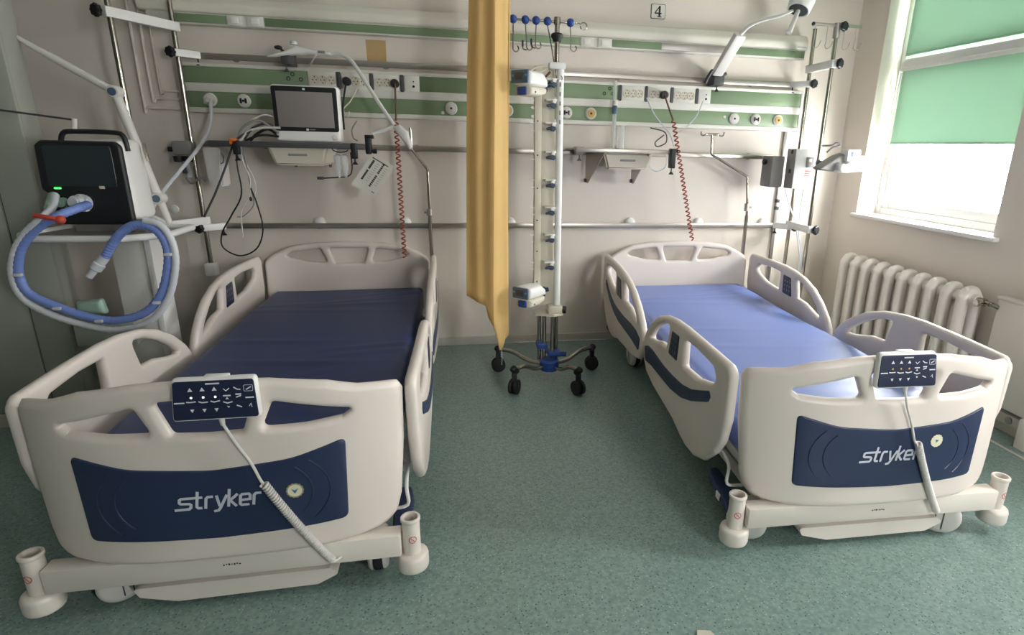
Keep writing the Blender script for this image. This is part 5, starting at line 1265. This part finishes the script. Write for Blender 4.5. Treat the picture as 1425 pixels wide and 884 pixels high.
# flow meter
c = at(855, 160, Y=3.70)
t = thing('flow_meter', 'clear flow meter with blue collar and bottle above the side shelf', 'flow meter', (c.x, 3.70, 1.31))
m = MB(); m.cyl((c.x - .004, 3.70, 1.57), (c.x - .002, 3.70, 1.70), .012, seg=14); m.build('upper_tube', M_CLEAR, t)
m = MB(); m.lathe((c.x, 3.70, 1.51), (0, 0, 1), [(0, .013), (.0, .016), (.045, .016), (.05, .012), (.05, .001)], 18); m.build('blue_collar', M_PUMPB, t)
m = MB(); m.cyl((c.x, 3.70, 1.56), (c.x, 3.70, 1.59), .017, seg=16); m.cyl((c.x - .015, 3.70, 1.575), (c.x + .02, 3.70, 1.575), .009, seg=12); m.build('valve_block', M_GREYW, t)
m = MB(); m.lathe((c.x, 3.70, 1.306), (0, 0, 1), [(0, .013), (.20, .013), (.205, .012), (.205, .001)], 18); m.build('flow_tube', M_CLEAR, t)
m = MB(); m.lathe((c.x + .045, 3.70, 1.306), (0, 0, 1), [(0, .026), (.12, .026), (.128, .022), (.13, .024), (.14, .024), (.14, .001)], 22); m.build('humidifier_bottle', M_CLEAR, t)
# bed infusion rods
def rod(px, label, hooks=None, z0=.32):
    Y = 3.70; P = [at(x, y, Y=Y) for x, y in px]; P.append(Vector((P[-1].x, Y, z0)))
    t = thing('infusion_rod', label, 'infusion rod', P[-1], 0, 'bent chrome infusion rods at the bed heads')
    pts = []
    for i, p in enumerate(P):
        if 0 < i < len(P) - 1: pts += [p.lerp(P[i - 1], .12), p, p.lerp(P[i + 1], .12 if i < 3 else .02)]
        else: pts.append(p)
    m = MB(); m.tube(pts, .0085, 12); m.build('upper_rod', M_CHR, t)
    q = P[-2]; m = MB(); m.cyl((P[-1].x, Y, z0), (q.x, Y, at(*px[-1], Y=Y).z + .0), .0125, seg=16); m.build('lower_tube', M_CHR, t)
    return t, P, Y
t, P, Y = rod(((571, 178), (573, 208), (595, 236), (597, 282), (598, 300)), 'bent chrome infusion rod at the head of the left bed')
m = MB(); m.cyl((P[3].x, Y, P[4].z), (P[3].x, Y, P[4].z + .04), .016, seg=16); m.cyl((P[3].x - .03, Y, P[4].z + .02), (P[3].x, Y, P[4].z + .02), .007, seg=10); m.build('height_collar', M_ALU, t)
t, P, Y = rod(((991, 188), (990, 215), (1040, 246), (1040, 280), (1039, 300)), 'bent chrome infusion rod with a double hook at the right bed head')
m = MB(); m.cyl((P[3].x, Y, P[4].z + .03), (P[3].x, Y, P[4].z + .08), .016, seg=16); m.cyl((P[3].x, Y, P[4].z + .055), (P[3].x + .035, Y, P[4].z + .055), .007, seg=10); m.build('height_collar', M_ALU, t)
c = P[0]
m = MB(); m.box(c.x - .045, c.x + .045, Y - .006, Y + .006, c.z - .004, c.z + .012, .003)
for s in (-1, 1): m.tube([c + Vector((s * .04, 0, .004)), c + Vector((s * .06, 0, -.004)), c + Vector((s * .075, -.004, .0)), c + Vector((s * .08, -.006, .02))], .0045, 8, 5)
m.build('double_hook', M_CHR, t)
# ------------------------------------------------------------------ READING LAMPS
def lamp_left():
    Y = 3.66; c = at(398, 88, Y=Y)
    t = thing('reading_lamp', 'white gooseneck lamp clamped above the monitor, bent down to the right', 'lamp', (c.x, Y, c.z - .03), 0, 'white gooseneck lamps on the upper rail')
    m = MB(); m.box(c.x - .02, c.x + .03, Y - .02, 3.78, 1.70, 1.765, .006); t_handle(m, (c.x, Y, 1.70)); m.build('rail_clamp', M_DGREY, t)
    m = MB(); m.slab(rpoly([(at(x, y, Y=Y).x, at(x, y, Y=Y).z) for x, y in ((368, 80), (398, 71), (412, 64), (428, 68), (440, 70), (462, 73), (462, 79), (430, 77), (400, 78), (384, 80))], .006), [], .05, .012, lambda a, b, h: Vector((a, Y - .01 - h, b)), .01, .03); b_ = m.build('lamp_base', M_WHITE, t)
    p = at(447, 72, Y=Y - .04); m = MB(); m.box(p.x - .018, p.x + .018, Y - .039, Y - .034, p.z - .008, p.z + .006, .002); m.build('base_label', M_GREY, b_)
    p = at(410, 62, Y=Y); m = MB(); m.lathe((p.x, Y - .02, p.z - .004), (0, 0, 1), [(0, .02), (.016, .018), (.02, .006), (.022, .001)], 16); m.build('base_button', M_GREYW, b_)
    p = at(387, 66, Y=Y); m = MB(); m.ball(p, .014, 12, (1.5, .8, .8)); m.cyl(p, p + Vector((.03, .0, -.02)), .006, seg=8); m.build('lock_lever', M_BLACK, t)
    m = MB(); m.tube([at(x, y, Y=yy) for x, y, yy in ((455, 76, Y - .01), (472, 75, Y - .02), (488, 84, Y - .05), (503, 105, Y - .1), (522, 135, Y - .16), (540, 162, Y - .2), (549, 174, Y - .21))], .0105, 10, 6); m.build('gooseneck', M_WHITE, t)
    yy = Y - .21
    m = MB(); m.slab(rpoly([(at(x, y, Y=yy).x, at(x, y, Y=yy).z) for x, y in ((546, 177), (556, 173), (568, 183), (575, 206), (570, 209), (560, 195))], .008), [], .04, .012, lambda a, b, h: Vector((a, yy - h, b)), .01, .03); m.build('lamp_head', M_GREYW, t)
    m = MB(); m.cyl(at(519, 187, Y=yy), at(549, 176, Y=yy), .010, .012, 12); m.build('head_handle', M_WHITE, t)
    loose('lamp_cable', M_HOSEW, [at(440, 76, Y=Y - .05), at(434, 86, Y=Y - .03), at(431, 92, Y=3.72)], .004, 'short white cable hanging from the left lamp base', 'cable')
lamp_left()
def lamp_right():
    Y = 3.62; c = at(999, 115, Y=3.68)
    t = thing('reading_lamp', 'white gooseneck lamp clamped at right, round head up at the top edge', 'lamp', (c.x, 3.7, c.z - .03), 0, 'white gooseneck lamps on the upper rail')
    m = MB(); m.box(c.x - .035, c.x + .035, 3.66, 3.78, 1.70, 1.775, .006); t_handle(m, (c.x, 3.69, 1.70)); m.cyl((c.x + .035, 3.69, 1.765), (c.x + .055, 3.69, 1.775), .010, seg=10); m.build('rail_clamp', M_DGREY, t)
    a, b = at(998, 102, Y=3.62), at(1029, 50, Y=3.45)
    m = MB(); bar_between(m, a, b, .075, .035, .01, .008); m.build('lamp_arm', M_GREYW, t)
    m = MB(); m.tube([at(x, y, Y=3.60) for x, y in ((981, 116), (985, 108), (990, 100), (992, 98))], .011, 8, 5); m.build('lock_lever', M_BLACK, t)
    g = [at(x, y, Y=yy) for x, y, yy in ((1028, 52, 3.45), (1033, 46, 3.44), (1045, 35, 3.4), (1065, 27, 3.35), (1085, 22, 3.3), (1104, 14, 3.26))]
    m = MB(); m.tube(g, .009, 10, 6); m.build('gooseneck', M_WHITE, t)
    n = at(1106, 16, Y=3.24); ax = Vector((-.45, -.25, -1)).normalized()
    n = at(1111, 14, Y=3.24) - ax * .0
    m = MB(); m.lathe(n, -ax, [(0, .052), (-.004, .058), (.0, .062), (.06, .068), (.062, .064), (.065, .069), (.12, .066), (.14, .05), (.145, .001)], 32); h = m.build('lamp_head', M_WHITE, t)
    m = MB(); m.lathe(n + ax * .002, -ax, [(0, .05), (.004, .05), (.004, .001)], 28); m.build('lamp_lens', M_SCR, h)
    e = n + ax * .004; m = MB(); m.cyl(e, at(1098, 46, Y=3.2), .012, .0135, 14); m.build('head_handle', M_GREYW, t)
lamp_right()
p = at(975, 881, Z=0.0); m = MB(); m.prism([(p.x - .03, p.y - .05), (p.x + .05, p.y - .05), (p.x + .028, p.y + .0), (p.x - .008, p.y + .008)], lambda a, b, h: Vector((a, b, h)), 0.0005, .004); tag(m.build('floor_scrap', M_CREAM), 'small cream scrap lying on the floor at the bottom edge', 'scrap')
# ------------------------------------------------------------------ LIGHT AND CAMERA
def light_and_camera():
    w = bpy.data.worlds.new('sky'); SC.world = w; w.use_nodes = True
    bg = w.node_tree.nodes['Background']; bg.inputs[0].default_value = (1.0, 0.985, 0.985, 1); bg.inputs[1].default_value = SKY
    l = bpy.data.lights.new('window_portal', 'AREA'); l.shape = 'RECTANGLE'; l.size = W_FILL[1] - W_FILL[0]; l.size_y = W_FILL[3] - W_FILL[2]; l.cycles.is_portal = True
    o = bpy.data.objects.new('window_portal', l); COL.objects.link(o); o.location = ((W_FILL[0] + W_FILL[1]) / 2, YB - .09, (W_FILL[2] + W_FILL[3]) / 2); o.rotation_euler = (PI / 2, 0, 0)
    for i, (a, b, z0, z1) in enumerate((W1, W2)):
        l = bpy.data.lights.new('window_portal', 'AREA'); l.shape = 'RECTANGLE'; l.size = z1 - z0; l.size_y = b - a
        l.cycles.is_portal = True
        o = bpy.data.objects.new('window_portal', l); COL.objects.link(o)
        o.location = (XR + 0.25, (a + b) / 2, (z0 + z1) / 2); o.rotation_euler = (0, PI / 2, 0)
    cd = bpy.data.cameras.new('camera'); cam = bpy.data.objects.new('camera', cd); COL.objects.link(cam)
    cd.sensor_fit = 'HORIZONTAL'; cd.sensor_width = 36; cd.lens = F / 1425 * 36
    cd.shift_x = -(CX - 712.5) / 1425; cd.shift_y = (CY - 442) / 1425; cd.clip_start = 0.05
    R3 = Matrix((RM[0].tolist(), (-RM[1]).tolist(), (-RM[2]).tolist())).transposed()
    cam.matrix_world = Matrix.Translation(Vector(CAM)) @ R3.to_4x4()
    SC.camera = cam
    SC.view_settings.view_transform = 'Standard'; SC.view_settings.look = 'None'; SC.view_settings.gamma = 1
    SC.view_settings.use_curve_mapping = False; SC.view_settings.exposure = EXPO
SKY, EXPO = 53.0, -0.03
light_and_camera()
